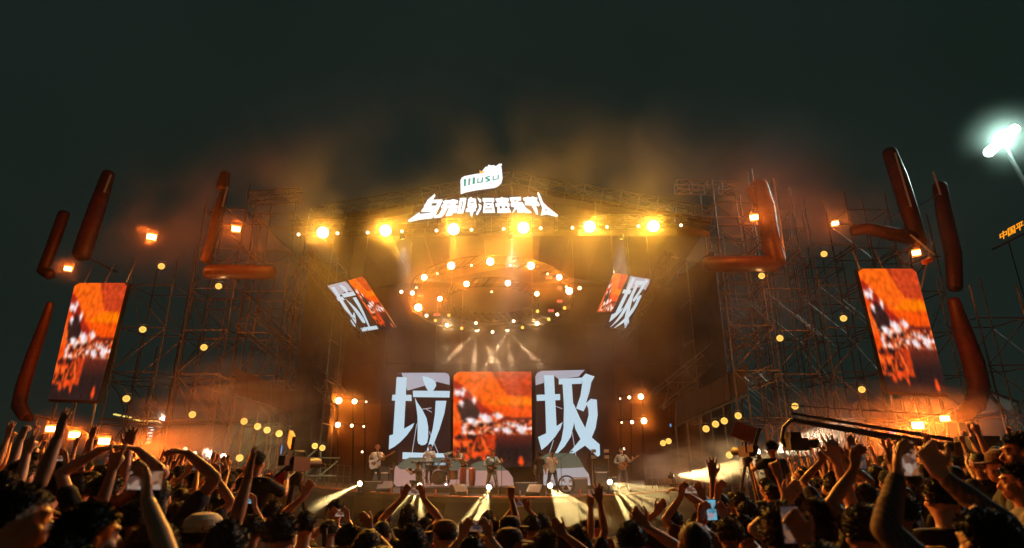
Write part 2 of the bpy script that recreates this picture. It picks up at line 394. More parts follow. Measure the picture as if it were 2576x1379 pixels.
# ------------------------------------------------------------------ slanted hanging screens
def hang(lab, white, orange, glyph, gb, t1, mirror):
    def P4(q): return [PY(u, v, 23.6 + (v - 690) / 140 * 3.0) for u, v in q]
    t = thing('hanging_screen', lab, 'led screen', P4(white)[0], 0, 'slanted screens hung under the roof'); o = Vector(t.location)
    A, B_ = P4(white), P4(orange); up = Vector((0, .05, .0))
    fw = lambda s, w: (A[0].lerp(A[1], s)).lerp(A[3].lerp(A[2], s), w) - o
    fo = lambda s, w: (B_[0].lerp(B_[1], s)).lerp(B_[3].lerp(B_[2], s), w) - o
    b = MB(); b.prism([fw(*w) + up for w in ((0, 0), (1, 0), (1, 1), (0, 1))], (0, .15, .06)); b.build('dark_panel', M_leddark, t)
    b = MB(); b.prism([fw(*w) for w in ((0, 0), (.93, 0), (1, .05), (1, .2), (.7, .16), (.1, .24))], (0, .02, 0)); b.build('picture_sky', M_glyph2, t)
    x0, x1, y0, y1 = gb
    b = MB()
    for k, p in enumerate(glyph):
        b.prism([fw((x - x0) / (x1 - x0), (y - y0) / (y1 - y0)) - Vector((0, .02 + .003 * k, 0)) for x, y in p], (0, .02, 0))
    b.build('character', M_glyph, t)
    led_screen(fo, t, 'picture', M_led, t1=t1, round_=((0 if mirror else 1, 0, .2, .06),))
    b = MB(); b.prism([fo(*w) + up for w in ((0, 0), (1, 0), (1, 1), (0, 1))], (0, .15, .06)); b.build('cabinet', M_black, t)
    for q in (fw(0, 0), fw(1, 0), fo(0, 0), fo(1, 0)): MB().tube(q + up, q + up + Vector((0, .3, 3.0)), .02).build('hanging_cable', M_steel, t)
hang('slanted double screen hung left of the light ring with the pale character \u5783 beside orange video', [(823, 719), (871, 707), (954, 828), (902, 838)], [(876, 706), (914, 695), (996, 825), (958, 829)], G_la, (60, 755, 60, 1060), 1, False)
hang('slanted double screen hung right of the light ring with orange video beside the pale character \u573e', [(1586, 694), (1638, 703), (1572, 832), (1522, 822)], [(1545, 687), (1581, 692), (1538, 786), (1502, 785)], G_ji, (1755, 2480, 60, 1045), .68, True)

# ------------------------------------------------------------------ roof and header truss
roof = thing('stage_roof', 'broad peaked canvas roof over the stage', 'roof', (0, 24, 11))
RZ = lambda x: 13.9 - .20 * abs(x)
pan = [-8.4 + 1.4 * i for i in range(13)]
for i in range(12):
    x0, x1 = pan[i] + .01, pan[i + 1] - .01
    b = MB(); vs = []
    for x in (x0, x1):
        for y, dz in ((-.9, 0.), (8, -.6)): vs += [(x, y, RZ(x) - 11 + dz - .25), (x, y, RZ(x) - 11 + dz - .32)]
    b.add(vs, [(0, 2, 6, 4), (1, 5, 7, 3), (0, 1, 3, 2), (4, 6, 7, 5), (0, 4, 5, 1), (2, 3, 7, 6)]); b.build('canvas_panel', M_canvas, roof)
def truss(name, a, b_, w, parent, m=None, rad=.03, seg=1.0, up=Vector((0, 0, 1))):
    """box truss between two points: four chords and zigzag lacing, each its own piece"""
    m = m or M_alu; a = Vector(a); b_ = Vector(b_); d = b_ - a; L = d.length; d.normalize()
    s = d.cross(up).normalized(); q = s.cross(d).normalized()
    cor = [s * w / 2 * i + q * w / 2 * j for i, j in ((-1, -1), (1, -1), (1, 1), (-1, 1))]
    n = max(1, round(L / seg))
    for c in cor: MB().tube(a + c, b_ + c, rad, n=6).build('chord', m, parent)
    mb = MB()
    for i in range(n):
        p, r = a + d * (L * i / n), a + d * (L * (i + 1) / n)
        for k in range(4):
            c1, c2 = cor[k], cor[(k + 1) % 4]
            if i % 2: c1, c2 = c2, c1
            mb.tube(p + c1, r + c2, rad * .55, n=4, cap=False); mb.tube(p + c1, p + c2, rad * .55, n=4, cap=False)
    o = mb.build('lacing', m, parent)
hdr = thing('header_truss', 'peaked header truss along the front of the stage roof', 'truss', (0, 23, 11))
o = Vector((0, 23, 11))
for (x0, x1) in ((-8.4, 0), (0, 8.4)):
    truss('t', Vector((x0, 23, RZ(x0) - .1)) - o, Vector((x1, 23, RZ(x1) - .1)) - o, .55, hdr, seg=.8)
lt = thing('lighting_truss', 'straight lighting truss carrying the row of big lamps', 'truss', (0, 22.8, 11.4))
o2 = Vector(lt.location)
LTL, LTR = PY(735, 574, 22.8), PY(1735, 556, 22.8)
truss('t', LTL - o2, LTR - o2, .45, lt, seg=.7)
for x in (-7, -3.5, 0, 3.5, 7): MB().tube((x, 0, .2), (x, .2, RZ(x) - 11.4 - .4), .02).build('hanging_rod', M_steel, lt)
# canvas fascia behind the lamps
fas = thing('roof_fascia', 'dark canvas fascia hanging between header truss and lighting truss', 'fascia', (0, 23.4, 11.3))
for i in range(12):
    x0, x1 = pan[i] + .01, pan[i + 1] - .01
    MB().prism([(x0, 0, RZ(x0) - 11.9), (x1, 0, RZ(x1) - 11.9), (x1, .0, .1), (x0, .0, .1)], (0, .03, 0)).build('canvas_panel', M_canvas, fas)

# inner side drapes
for sx, lab in ((-1, 'dark reddish drape wall closing the left side of the stage'), (1, 'dark reddish drape wall closing the right side of the stage')):
    t = thing('side_drape', lab, 'drape', (sx * 9.3, 27, deck_z(9.3)), 0)
    for k in range(5):
        b = MB(); y0 = -1.0 + k * 1.0; n = 8
        for i in range(n + 1):
            yy = y0 + i / n * .98; xx = .10 * math.sin(i * PI / 2) + sx * (-.12 * (yy))
            b.v += [(xx, yy, 0), (xx, yy, 10.3)]
        for i in range(n): b.f.append((2 * i, 2 * i + 2, 2 * i + 3, 2 * i + 1)); b.m.append(0)
        b.build('drape_width', M_drape, t)

# ------------------------------------------------------------------ sign on the roof
SGY = 22.4
def font_text(name, body, m, parent, ext=.05, off=.0):
    cu = bpy.data.curves.new(name, 'FONT'); cu.body = body; cu.size = 1; cu.extrude = ext; cu.offset = off
    cu.align_x = 'LEFT'; o = bpy.data.objects.new(name, cu); C.objects.link(o)
    dg = bpy.context.evaluated_depsgraph_get(); me = bpy.data.meshes.new_from_object(o.evaluated_get(dg))
    bpy.data.objects.remove(o); bpy.data.curves.remove(cu); me.materials.clear(); me.materials.append(m)
    return me
def warp_text(me, quad, Y, off, parent, name, M_):
    """fit letter mesh (x right, y up, z depth) into a quad of pixels TL TR BR BL on the plane Y"""
    co = np.zeros(len(me.vertices) * 3); me.vertices.foreach_get('co', co); co = co.reshape(-1, 3)
    lo, hi = co.min(0), co.max(0); P = [PY(u, v, Y) for u, v in quad]
    for i, v in enumerate(me.vertices):
        s = (co[i, 0] - lo[0]) / (hi[0] - lo[0]); w = 1 - (co[i, 1] - lo[1]) / (hi[1] - lo[1])
        p = P[0].lerp(P[1], s).lerp(P[3].lerp(P[2], s), w) - off
        v.co = p + Vector((0, -co[i, 2], 0))
    return link(name, me, parent)
M_sign = emat('sign_white', (.86, .90, .95), 1.25)
M_green = emat('sign_green', lin((30, 170, 140)), .9)
M_gold = emat('sign_gold', lin((250, 200, 90)), 1.0)
sg = thing('festival_sign', 'glowing white lettered sign \u4e4c\u82cf\u5564\u9152\u97f3\u4e50\u8282 standing along the roof edge', 'sign', PY(1215, 556, SGY)); so = Vector(sg.location)
def c5(x, y): return (1006.2 + x * .16665, 389.1 + y * .16665)          # sign crop -> picture
# strokes traced as flat polygons, one list per character
chars = {
 'wu': [[(525, 590), (530, 605), (480, 680), (640, 675), (600, 760), (565, 830), (545, 875), (480, 945), (300, 965), (125, 1003), (120, 990), (290, 870), (305, 895), (455, 880), (470, 850), (320, 850), (340, 820), (400, 735), (360, 775), (420, 680), (408, 690)],
        ],
 'su': [[(650, 705), (690, 680), (720, 690), (760, 685), (800, 670), (875, 690), (870, 720), (800, 725), (790, 745), (845, 750), (810, 850), (780, 900), (690, 915), (720, 850), (745, 785), (720, 785), (660, 890), (620, 930), (512, 945), (530, 920), (590, 900), (640, 800), (655, 780), (620, 790), (640, 750), (700, 740), (705, 725), (650, 725)],
        [(850, 770), (870, 760), (850, 865), (815, 860)]],
 'pi': [[(905, 655), (1000, 650), (975, 790), (950, 870), (865, 875)],
        [(1030, 670), (1075, 635), (1085, 655), (1145, 665), (1160, 780), (1135, 800), (1145, 830), (1110, 845), (1085, 925), (1060, 900), (1050, 850), (990, 850), (1000, 815), (1030, 800), (1015, 770)]],
 'jiu': [[(1170, 645), (1225, 680), (1225, 705), (1195, 700)], [(1185, 740), (1230, 760), (1225, 800), (1170, 895), (1145, 890), (1195, 800)],
         [(1245, 655), (1420, 655), (1425, 690), (1405, 695), (1435, 860), (1250, 865), (1270, 700), (1245, 690)]],
 'yin': [[(1440, 660), (1520, 650), (1535, 635), (1560, 650), (1640, 655), (1640, 690), (1590, 715), (1650, 730), (1655, 765), (1445, 770), (1440, 735), (1500, 715), (1450, 690)],
         [(1470, 785), (1640, 780), (1675, 860), (1470, 865)]],
 'le': [[(1655, 645), (1825, 635), (1830, 675), (1780, 680), (1785, 715), (1850, 720), (1900, 800), (1985, 865), (1890, 865), (1830, 780), (1825, 800), (1870, 860), (1775, 862), (1765, 800), (1700, 865), (1740, 780), (1680, 770), (1670, 735), (1700, 725), (1670, 690)]],
 'jie': [[(1860, 650), (1910, 645), (1930, 630), (1950, 645), (1990, 640), (2000, 625), (2020, 640), (2075, 650), (2070, 680), (2025, 700), (2080, 705), (2110, 750), (2095, 765), (2040, 745), (2075, 830), (2085, 890), (2060, 885), (1985, 750), (1890, 745), (1885, 715), (1945, 700), (1870, 680)],
         [(2075, 570), (2095, 568), (2130, 640), (2160, 720), (2230, 790), (2385, 910), (2370, 925), (2215, 885), (2130, 905), (2150, 790), (2115, 700)]]}
holes = {'wu': [[(490, 735), (560, 735), (540, 770), (470, 770)]], 'jiu': [[(1320, 760), (1350, 760), (1355, 778), (1315, 778)], [(1290, 715), (1390, 715), (1392, 728), (1288, 728)], [(1285, 815), (1395, 815), (1398, 828), (1283, 828)]],
         'yin': [[(1500, 780), (1540, 780), (1535, 815), (1510, 815)], [(1580, 780), (1615, 780), (1625, 810), (1590, 810)]], 'pi': [[(945, 700), (957, 700), (930, 830), (918, 830)], [(1060, 720), (1120, 720), (1122, 730), (1060, 730)]],
         'jie': [[(2190, 830), (2225, 830), (2222, 845), (2195, 845)]], 'su': [[(700, 745), (770, 742), (768, 752), (700, 755)]], 'le': [[(1725, 690), (1755, 688), (1750, 708), (1722, 710)]]}
M_dark = mat('sign_dark_gap', (.03, .03, .03), .6)
for k, polys in chars.items():
    b = MB()
    for p in polys: b.prism([q - so for q in flat([c5(*w) for w in p], SGY)], (0, .12, 0))
    c_ = b.build('letter', M_sign, sg)
    if k in holes:
        b = MB()
        for p in holes[k]: b.prism([q - so - Vector((0, .006, 0)) for q in flat([c5(*w) for w in p], SGY)], (0, .004, 0))
        b.build('letter_gap', M_dark, c_)
b = MB()
for u in (1040, 1100, 1160, 1220, 1280, 1340, 1395):
    p = PY(u, 551 - abs(u - 1215) * .0, SGY + .15) - so; b.tube(p, p + Vector((0, .4, -.5)), .02); b.tube(p, p + Vector((0, .0, .7)), .02)
b.build('support_frame', M_black, sg)
lg = thing('logo_sign', 'glowing white flag shaped sign with green letters Wusu above the roof lettering', 'sign', PY(1212, 486, SGY)); lo_ = Vector(lg.location)
board = [(915, 580), (912, 390), (930, 350), (970, 325), (1150, 290), (1205, 285), (1250, 235), (1290, 185), (1325, 178), (1335, 150), (1370, 163), (1425, 160), (1440, 178), (1500, 135), (1538, 138), (1525, 155), (1535, 215), (1548, 340), (1530, 410), (1480, 460), (1420, 485), (1150, 520), (1000, 550)]
MB().prism([q - lo_ for q in flat([c5(*w) for w in board], SGY)], (0, .12, 0)).build('board', M_sign, lg)
def bar(p, name, m, par, dy=.02): return MB().prism([q - lo_ - Vector((0, dy, 0)) for q in flat([c5(*w) for w in p], SGY)], (0, .015, 0)).build(name, m, par)
M_gg = emat('sign_grey_green', lin((120, 160, 160)), .8)
for p, m in (([(962, 375), (1000, 368), (995, 475), (965, 482)], M_green), ([(1035, 365), (1065, 360), (1055, 460), (1030, 462)], M_gg), ([(1098, 352), (1135, 345), (1130, 440), (1095, 450)], M_green)):
    bar(p, 'letter_stroke', m, lg)
b = MB()
for p in ([(962, 455), (1130, 430), (1130, 443), (962, 478)],): pass
for p, m in (([(1170, 362), (1188, 358), (1180, 430), (1165, 432)], M_green), ([(1235, 350), (1255, 345), (1250, 420), (1228, 420)], M_green), ([(1170, 418), (1250, 406), (1250, 420), (1175, 432)], M_green),
             ([(1285, 345), (1355, 322), (1362, 335), (1310, 352), (1365, 375), (1355, 402), (1295, 415), (1290, 402), (1335, 388), (1290, 368)], M_green),
             ([(1400, 325), (1418, 322), (1412, 390), (1398, 392)], M_gg), ([(1475, 310), (1495, 306), (1490, 368), (1472, 370)], M_green), ([(1402, 378), (1490, 360), (1490, 370), (1402, 392)], M_green)):
    bar(p, 'letter_stroke', m, lg, .021)
bar([(1200, 235), (1222, 255), (1265, 250), (1270, 272), (1225, 290), (1205, 275)], 'star', M_gold, lg)
b = MB()
for u in (1170, 1215, 1255): p = PY(u, 478, SGY + .15) - lo_; b.tube(p, p + Vector((0, .3, -1.2)), .03)
b.build('support_frame', M_black, lg)

# distant rooftop sign on the right
ds = thing('rooftop_sign', 'distant amber lettered sign \u4e2d\u56fd\u5e73\u5b89 cut by the right picture edge', 'sign', PY(2545, 600, 120)); do = Vector(ds.location)
M_amber = emat('sign_amber', lin((250, 150, 20)), 1.3)
for k, ch in enumerate('\u4e2d\u56fd\u5e73\u5b89'):
    u0 = 2514 + k * 20.5; v0 = 586 - k * 10.6
    me = font_text('letter', ch, M_amber, None, .02, .018)
    warp_text(me, [(u0, v0), (u0 + 18.5, v0 - 9.6), (u0 + 20.5, v0 + 10), (u0 + 2, v0 + 20)], 120, do, ds, 'letter', None)
MB().tube((-4, 1, -2.2), (4, 1, 1.6), .25).tube((0, 1, 0), (0, 1, -45), .12).build('support_frame', M_black, ds)

# ------------------------------------------------------------------ scaffolding wings
M_scaf = mat('scaffold_tube', (.12, .11, .10), .45, .6, nscale=4)
POLES = {}
def pole(a, b, r, parent, name, m=M_scaf):
    a = Vector(a); b = Vector(b); d = b - a; L = round(d.length, 2); key = (L, r, m.name)
    if key not in POLES:
        me = MB().tube((0, 0, 0), (0, 0, L), r, n=6).mesh(name); me.materials.append(m); POLES[key] = me
    o = link(name, POLES[key], parent); o.location = a; o.rotation_mode = 'QUATERNION'; o.rotation_quaternion = d.to_track_quat('Z', 'Y')
    return o
def tower(x, y, z1, lab, w=2.0, dp=1.8, seed=0):
    rnd = random.Random(seed); g = ground_z(x, y) - .05; z1 = z1 - g
    t = thing('scaffold_tower', lab, 'scaffold', (x, y, g), 0, 'scaffold towers beside the stage')
    P = [(-w / 2, -dp / 2), (w / 2, -dp / 2), (w / 2, dp / 2), (-w / 2, dp / 2)]
    for px, py in P: pole((px, py, 0), (px, py, z1 + rnd.choice((0, .4, .9))), .035, t, 'upright')
    n = int(z1 // 2)
    for k in range(1, n + 1):
        z = k * 2.0
        for i in range(4):
            a, b = P[i], P[(i + 1) % 4]; pole((*a, z), (*b, z), .028, t, 'ledger')
        for i in (0, 2, rnd.choice((1, 3))):
            a, b = P[i], P[(i + 1) % 4]
            if (k + i // 2) % 2: a, b = b, a
            if z + .0 <= z1: pole((*a, z - 2 + .05), (*b, z - .05), .022, t, 'brace')
    return t
left_t = [(-16.6, 27, 11.0, 'leftmost scaffold tower behind the far left screen'), (-14.0, 27.5, 14.6, 'scaffold tower standing left of the upright red arm'), (-11.8, 28, 14.9, 'tall scaffold tower between the left screen and the stage'),
          (-9.9, 29.5, 13.5, 'scaffold tower next to the left edge of the backdrop wall'), (-12.6, 31.5, 11.5, 'rear scaffold tower deep behind the left wing'), (-18.6, 30, 7.4, 'low scaffold tower at the far left edge of the stage')]
left_t += [(-15.3, 29.6, 12.0, 'second row scaffold tower behind the left red arm'), (-10.9, 31.4, 12.4, 'rear scaffold tower nearest the stage on the left')]
right_t = [(9.9, 29.5, 13.5, 'scaffold tower next to the right edge of the backdrop wall'), (10.6, 26.6, 14.9, 'tall scaffold tower behind the tip of the right red arm'), (12.8, 27.6, 15.3, 'tallest scaffold tower behind the upright red arm on the right'), (15.1, 27, 14.0, 'scaffold tower right of the upright red arm'),
           (13.0, 31.5, 12.5, 'rear scaffold tower deep behind the right wing'), (17.4, 27.5, 14.6, 'scaffold tower behind the far right screen top'), (19.6, 28, 13.2, 'scaffold tower behind the far right red arm'), (20.6, 25.2, 9.5, 'outermost scaffold tower right of the far right screen')]
right_t += [(11.6, 29.4, 14.2, 'second row scaffold tower nearest the stage on the right'), (14.4, 29.8, 14.6, 'second row scaffold tower in the middle of the right wing'), (16.4, 30.4, 13.0, 'second row scaffold tower towards the far right screen')]
for k, (x, y, z, l) in enumerate(left_t + right_t): tower(x, y, z, l, seed=k)
# long raking poles that tie the wings to the roof
tie = thing('raking_truss', 'long sloping truss running down from the roof past the left slanted screen', 'truss', PY(800, 700, 25)); to = Vector(tie.location)
truss('t', PY(770, 640, 24) - to, PY(930, 860, 27) - to, .5, tie, M_scaf, seg=.8)
tie = thing('raking_truss', 'long sloping truss running down from the roof past the right slanted screen', 'truss', PY(1660, 700, 25)); to = Vector(tie.location)
truss('t', PY(1690, 640, 24) - to, PY(1560, 850, 27) - to, .5, tie, M_scaf, seg=.8)
tie = thing('raking_truss', 'sloping truss beam crossing the left scaffolding below the roof', 'truss', PY(700, 920, 27)); to = Vector(tie.location)
truss('t', PY(612, 800, 26.5) - to, PY(860, 1010, 29) - to, .8, tie, M_scaf, seg=1.1)
tie = thing('raking_truss', 'sloping truss beam crossing the right scaffolding below the roof', 'truss', PY(1800, 920, 27)); to = Vector(tie.location)
truss('t', PY(1915, 800, 26.5) - to, PY(1650, 1010, 29) - to, .8, tie, M_scaf, seg=1.1)
tie = thing('top_truss', 'flat truss on top of the right scaffolding beside the roof', 'truss', PY(1760, 456, 26)); to = Vector(tie.location)
truss('t', PY(1700, 470, 26) - to, PY(1850, 474, 26) - to, .5, tie, M_scaf, seg=.7)
tie = thing('top_truss', 'flat truss on top of the left scaffolding beside the roof', 'truss', PY(700, 490, 26)); to = Vector(tie.location)
truss('t', PY(628, 500, 26) - to, PY(760, 490, 26) - to, .5, tie, M_scaf, seg=.7)
# covered ramps
for lab, q in (('sloping brown clad ramp rising to the right of the stage', [(1700, 1066), (1700, 1010), (1882, 915), (1882, 985)]), ('sloping brown clad ramp rising to the left of the stage', [(770, 1050), (770, 1000), (590, 925), (590, 985)])):
    P = [PY(u, v, 27.6 if i in (0, 1) else 25.6) for i, (u, v) in enumerate(q)]
    t = thing('ramp', lab, 'ramp', P[0]); o = Vector(t.location)
    for k in range(6):
        a, b_ = k / 6 + .004, (k + 1) / 6 - .004
        MB().prism([P[0].lerp(P[3], a) - o, P[1].lerp(P[2], a) - o, P[1].lerp(P[2], b_) - o, P[0].lerp(P[3], b_) - o], (0, .06, 0)).build('panel', M_wall, t)
    b = MB(); dn = Vector((0, .04, -.12)); b.tube(P[0] - o + dn, P[3] - o + dn, .05)
    for k in range(7):
        p = P[0].lerp(P[3], k / 6) - o + dn; b.tube(p, (p.x, p.y, -o.z + ground_z(o.x + p.x, o.y + p.y) - .05), .04)
    b.build('support_frame', M_scaf, t)
for lab, u, v in (('short truss frame sticking out beside the right ramp', 1908, 950), ('short truss frame sticking out beside the left ramp', 566, 968)):
    t = thing('truss_stub', lab, 'truss', PY(u, v, 25)); s = 1 if u > 1288 else -1
    truss('t', Vector((-.42 * s, 0, -.2)), Vector((.5 * s, 0, .12)), .62, t, M_alu, seg=.3, rad=.028)

# ------------------------------------------------------------------ red scenic arms
M_seam = mat('dark_red_webbing', (.05, .008, .006), .8)
def red_arm(lab, ups, arm, Y, extra=()):
    t = thing('red_arm_sculpture', lab, 'sculpture', PY(*ups[-1][:2], Y), 0, 'giant red arm sculptures'); o = Vector(t.location)
    def tube_of(L, name):
        P = [PY(u, v, Y) - o for u, v, w in L]; Rr = [w / F * Y * .55 for *_, w in L]
        a, e = P[0], P[-1]; d0 = (P[0] - P[1]).normalized(); d1 = (P[-1] - P[-2]).normalized()
        pts = [a + d0 * Rr[0] * .85, a + d0 * Rr[0] * .6, a + d0 * Rr[0] * .25] + P + [e + d1 * Rr[-1] * .25, e + d1 * Rr[-1] * .6, e + d1 * Rr[-1] * .85]
        rad = [Rr[0] * .15, Rr[0] * .75, Rr[0] * .96] + Rr + [Rr[-1] * .96, Rr[-1] * .75, Rr[-1] * .15]
        ob = MB().path(pts, rad, 20).build(name, M_red, t, smooth=True)
        for k in range(1, 3 * (len(P) - 1), 1):
            f = k / 3; i = min(int(f), len(P) - 2); c_ = P[i].lerp(P[i + 1], f - i); r_ = (Rr[i] * (1 - f + i) + Rr[i + 1] * (f - i)); ax = (P[i + 1] - P[i]).normalized()
            MB().path([c_ - ax * .02, c_ + ax * .02], r_ * 1.02, 18).build('seam', M_seam, ob)
    tube_of(ups, 'upright'); tube_of(arm, 'arm')
    for e in extra: tube_of(e, 'finger')
    b = MB(); p = PY(*ups[-1][:2], Y) - o + Vector((0, .35, 0)); b.tube(p, p + Vector((0, 2.2, 0)), .05); b.build('support_pole', M_steel, t)
    return t
red_arm('upright red arm sculpture with lit front at the left of the stage', [(563, 490, 22), (546, 540, 24), (534, 600, 24), (518, 652, 26)], [(528, 684, 36), (600, 684, 36), (680, 686, 34)], 24.4, ([(560, 470, 30), (566, 440, 26)],))
red_arm('upright red arm sculpture with a bulging head at the right of the stage', [(1908, 470, 46), (1925, 520, 44), (1935, 590, 44), (1952, 655, 46)], [(1783, 665, 38), (1850, 664, 38), (1945, 664, 40)], 24.4, ([(1893, 480, 34), (1902, 520, 14)],))
red_arm('far left dim red arm sculpture rising above the side screen', [(272, 440, 30), (252, 500, 36), (228, 570, 40), (205, 640, 40)], [(125, 690, 26), (105, 680, 22), (160, 560, 22)][:2], 24.9, ([(160, 540, 26), (135, 610, 26), (108, 680, 24)],))
red_arm('far right red arm sculpture rising high above the side screen', [(2238, 385, 34), (2262, 450, 40), (2290, 540, 40), (2312, 610, 36)], [(2150, 580, 26), (2180, 574, 28), (2240, 588, 34), (2300, 600, 34)], 24.9, ([(2364, 470, 32), (2376, 540, 36), (2398, 640, 36), (2402, 720, 34)],))
red_arm('dim red bracket sculpture curving round the far left screen', [(126, 766, 16), (105, 830, 22), (80, 900, 26), (58, 970, 28), (48, 1020, 30), (62, 1046, 26)], [(62, 1046, 22), (76, 1052, 18)], 24.2)
red_arm('red bracket sculpture curving round the far right screen', [(2400, 760, 28), (2424, 840, 40), (2448, 910, 44), (2462, 970, 44), (2455, 1015, 40), (2425, 1040, 34)], [(2425, 1040, 30), (2405, 1046, 26)], 24.2)
M_orange = mat('orange_vinyl', (.75, .16, .03), .4)
for lab, a, b_, w in (('short orange tube below the far right floodlight', (2326, 660), (2343, 652), 15),):
    t = thing('orange_tube', lab, 'scenic tube', PY(*a, 23.8)); o = Vector(t.location)
    MB().path([PY(*a, 23.8) - o - Vector((.1, 0, .04)), PY(*a, 23.8) - o, PY(*b_, 23.8) - o, PY(*b_, 23.8) - o + Vector((.05, 0, .02))], [w / F * 23 * .25, w / F * 23 * .5, w / F * 23 * .5, w / F * 23 * .3], 14).build('tube', M_orange, t, True)
    MB().path([PY(*b_, 23.8) - o, PY(2352, 646, 23.8) - o, PY(2364, 645, 23.8) - o], .035, 6).build('hook', M_red, t, True)
M_lit_pole = mat('lit_pole_steel', (.55, .56, .56), .35, .6)  # scaffold poles with the mast floodlight put into their pale colour
for lab, a, c_, Y in (('pale lit pole running up beside the bulging red arm on the right', (1945, 450), (1975, 650), 24.2), ('pale lit pole beside the top of the far right red arm', (2252, 385), (2292, 520), 24.3), ('short bright pole above the outermost red arm', (2348, 432), (2366, 490), 24.3),
                      ('pale lit pole at the top of the far left red arm', (279, 440), (262, 484), 24.5), ('short bright pole beside the tip of the left red arm', (572, 470), (560, 520), 24.0), ('thin bright pole leaning across the far right scaffolding', (2285, 850), (2345, 610), 24.6), ('thin bright brace above the far right screen', (2290, 590), (2350, 640), 24.4)):
    t = thing('lit_pole', lab, 'pole', PY(*c_, Y), 0, 'pale lit poles beside the red arms'); pole((0, 0, 0), PY(*a, Y) - Vector(t.location), .042, t, 'tube', M_lit_pole)
    pole((0, 0, .1), (0, 1.8, .1), .02, t, 'bracket', M_scaf)
# ------------------------------------------------------------------ lamps
def face_cam(p): return (Vector((0, -2, 1.6)) - Vector(p)).normalized()
LM = {}; LASTF = [None]
def fixture(name, lab, cat, group, p, size, lens, power, col, kind, spot=R(120), rad=.06, aim=None, shape='round', light=True):
    """lamp body with yoke and glowing lens, aimed at the crowd"""
    t = thing(name, lab, cat, p, 0, group); d = (aim or face_cam(p)); q = Vector(d).to_track_quat('Z', 'Y'); M = q.to_matrix().to_4x4()
    key = (round(size, 3), shape, lens.name)
    if key not in LM:
        h = MB(); r = size
        if shape == 'round':
            h.lathe([(r * .5, -r * 2.2), (r * .95, -r * 1.7), (r * 1.15, -r * .3), (r * 1.15, 0), (r * 1.0, 0), (r * .98, -.02)], n=14)
        else: h.box((0, 0, -r * .6), (r * 2.3, r * 2.3, r * 1.1))
        y = MB(); y.path([(r * 1.25, 0, -r), (r * 1.25, r * 1.6, -r), (-r * 1.25, r * 1.6, -r), (-r * 1.25, 0, -r)], max(.012, r * .1), 4)
        l = MB()
        if shape == 'round': l.lathe([(r * .95, -.03), (r * .95, -.005), (r * .6, .01)], n=16)
        elif shape == 'square': l.box((0, 0, .0), (r * 1.9, r * 1.9, .03))
        else: l.box((0, 0, .0), (r * 2.0, r * 1.25, .03))
        dd = []
        for mb, nm, m in ((h, 'housing', M_black), (y, 'yoke', M_black), (l, 'lens', lens)):
            me = mb.mesh(nm); me.materials.append(m); dd.append((nm, me))
        LM[key] = dd
    for nm, me in LM[key]:
        o = link(nm, me, t); o.rotation_mode = 'QUATERNION'; o.rotation_quaternion = q
    if light:
        lamp(t, kind, col, power, Vector(d) * (.06 + rad), aimq(d) if kind == 'SPOT' else None, size=spot, rad=rad)
    LASTF[0] = t
    return t
GOLD = (1, .46, .05); ORG = (1, .24, .018); DEEP = (1, .17, .015); WARM = (1, .68, .35); AMB = (1, .62, .2)
def near(u): return 'left' if u < 1100 else 'right' if u > 1450 else 'middle'
ordn = ['first', 'second', 'third', 'fourth', 'fifth', 'sixth', 'seventh', 'eighth', 'ninth', 'tenth', 'eleventh', 'twelfth', 'thirteenth', 'fourteenth', 'fifteenth']
K_BL, K_RING, K_FLOOD, K_WALL = 4600, 330, 2300, 120
for i, (u, v) in enumerate([(812, 585), (970, 580), (1141, 577), (1317, 573), (1483, 570), (1644, 569)]):
    fixture('blinder_lamp', f'{ordn[i]} from the left of the six big golden lamps under the roof edge', 'stage light', 'big golden lamps under the roof edge', PY(u, v, 22.3), .23, M_lens_w, K_BL, GOLD, 'SPOT', R(150), .12)
for i, (u, v) in enumerate([(751, 590), (849, 587), (925, 585), (1011, 582), (1098, 580), (1186, 578), (1267, 576), (1360, 574), (1440, 573), (1527, 571), (1606, 569), (1713, 567)]):
    fixture('small_lamp', f'{ordn[i]} from the left of the small round lamps in the roof edge row', 'stage light', 'small round lamps along the roof edge', PY(u, v, 22.4), .065, M_lens_s, 9, GOLD, 'POINT', rad=.04)

M_blk = mat('matt_black_truss', (.006, .005, .005), .95)
# oval ring truss with moving heads
def cr(x, y): return (965.95 + x * .2031, 603.7 + y * .2031)
def ring_pt(u, v):       # tilted ring plane: near edge high and close, far edge lower and deeper
    Y = 23.0 + (v - 665) / 175 * 7.0
    return PY(u, v, Y)
rt = thing('ring_truss', 'tilted oval ring truss hung under the roof carrying orange lamps', 'truss', ring_pt(1235, 745)); ro = Vector(rt.location)
def ring(cx, cy, rx, ry, w, nm):
    N = 36; pts = [ring_pt(cx + rx * math.cos(2 * PI * k / N), cy + ry * math.sin(2 * PI * k / N)) - ro for k in range(N)]
    for dz in (0, .4):
        for sc in (1,): MB().path([Vector((p.x * sc, p.y * sc, p.z * sc + dz)) for p in pts], .016, 5, closed=True).build(nm, M_blk, rt)
    b = MB()
    for k in range(N):
        p, q = pts[k], pts[(k + 1) % N]
        b.tube(p, q + Vector((0, 0, .4)), .016, n=4); b.tube(p * .93, q * .93 + Vector((0, 0, .4)), .016, n=4); b.tube(p, p * .93, .016, n=4); b.tube(p + Vector((0, 0, .4)), p * .93 + Vector((0, 0, .4)), .016, n=4)
    b.build('lacing', M_blk, rt)
ring(1236, 752, 208, 86, .4, 'outer_ring'); ring(1234, 765, 122, 46, .3, 'inner_ring')
for a in range(0, 360, 60):
    p = ring_pt(1236 + 208 * math.cos(R(a)), 752 + 86 * math.sin(R(a))) - ro
    pole(p + Vector((0, 0, .4)), (p.x, p.y, 12.3 - ro.z), .012, rt, 'hanging_cable', M_steel)
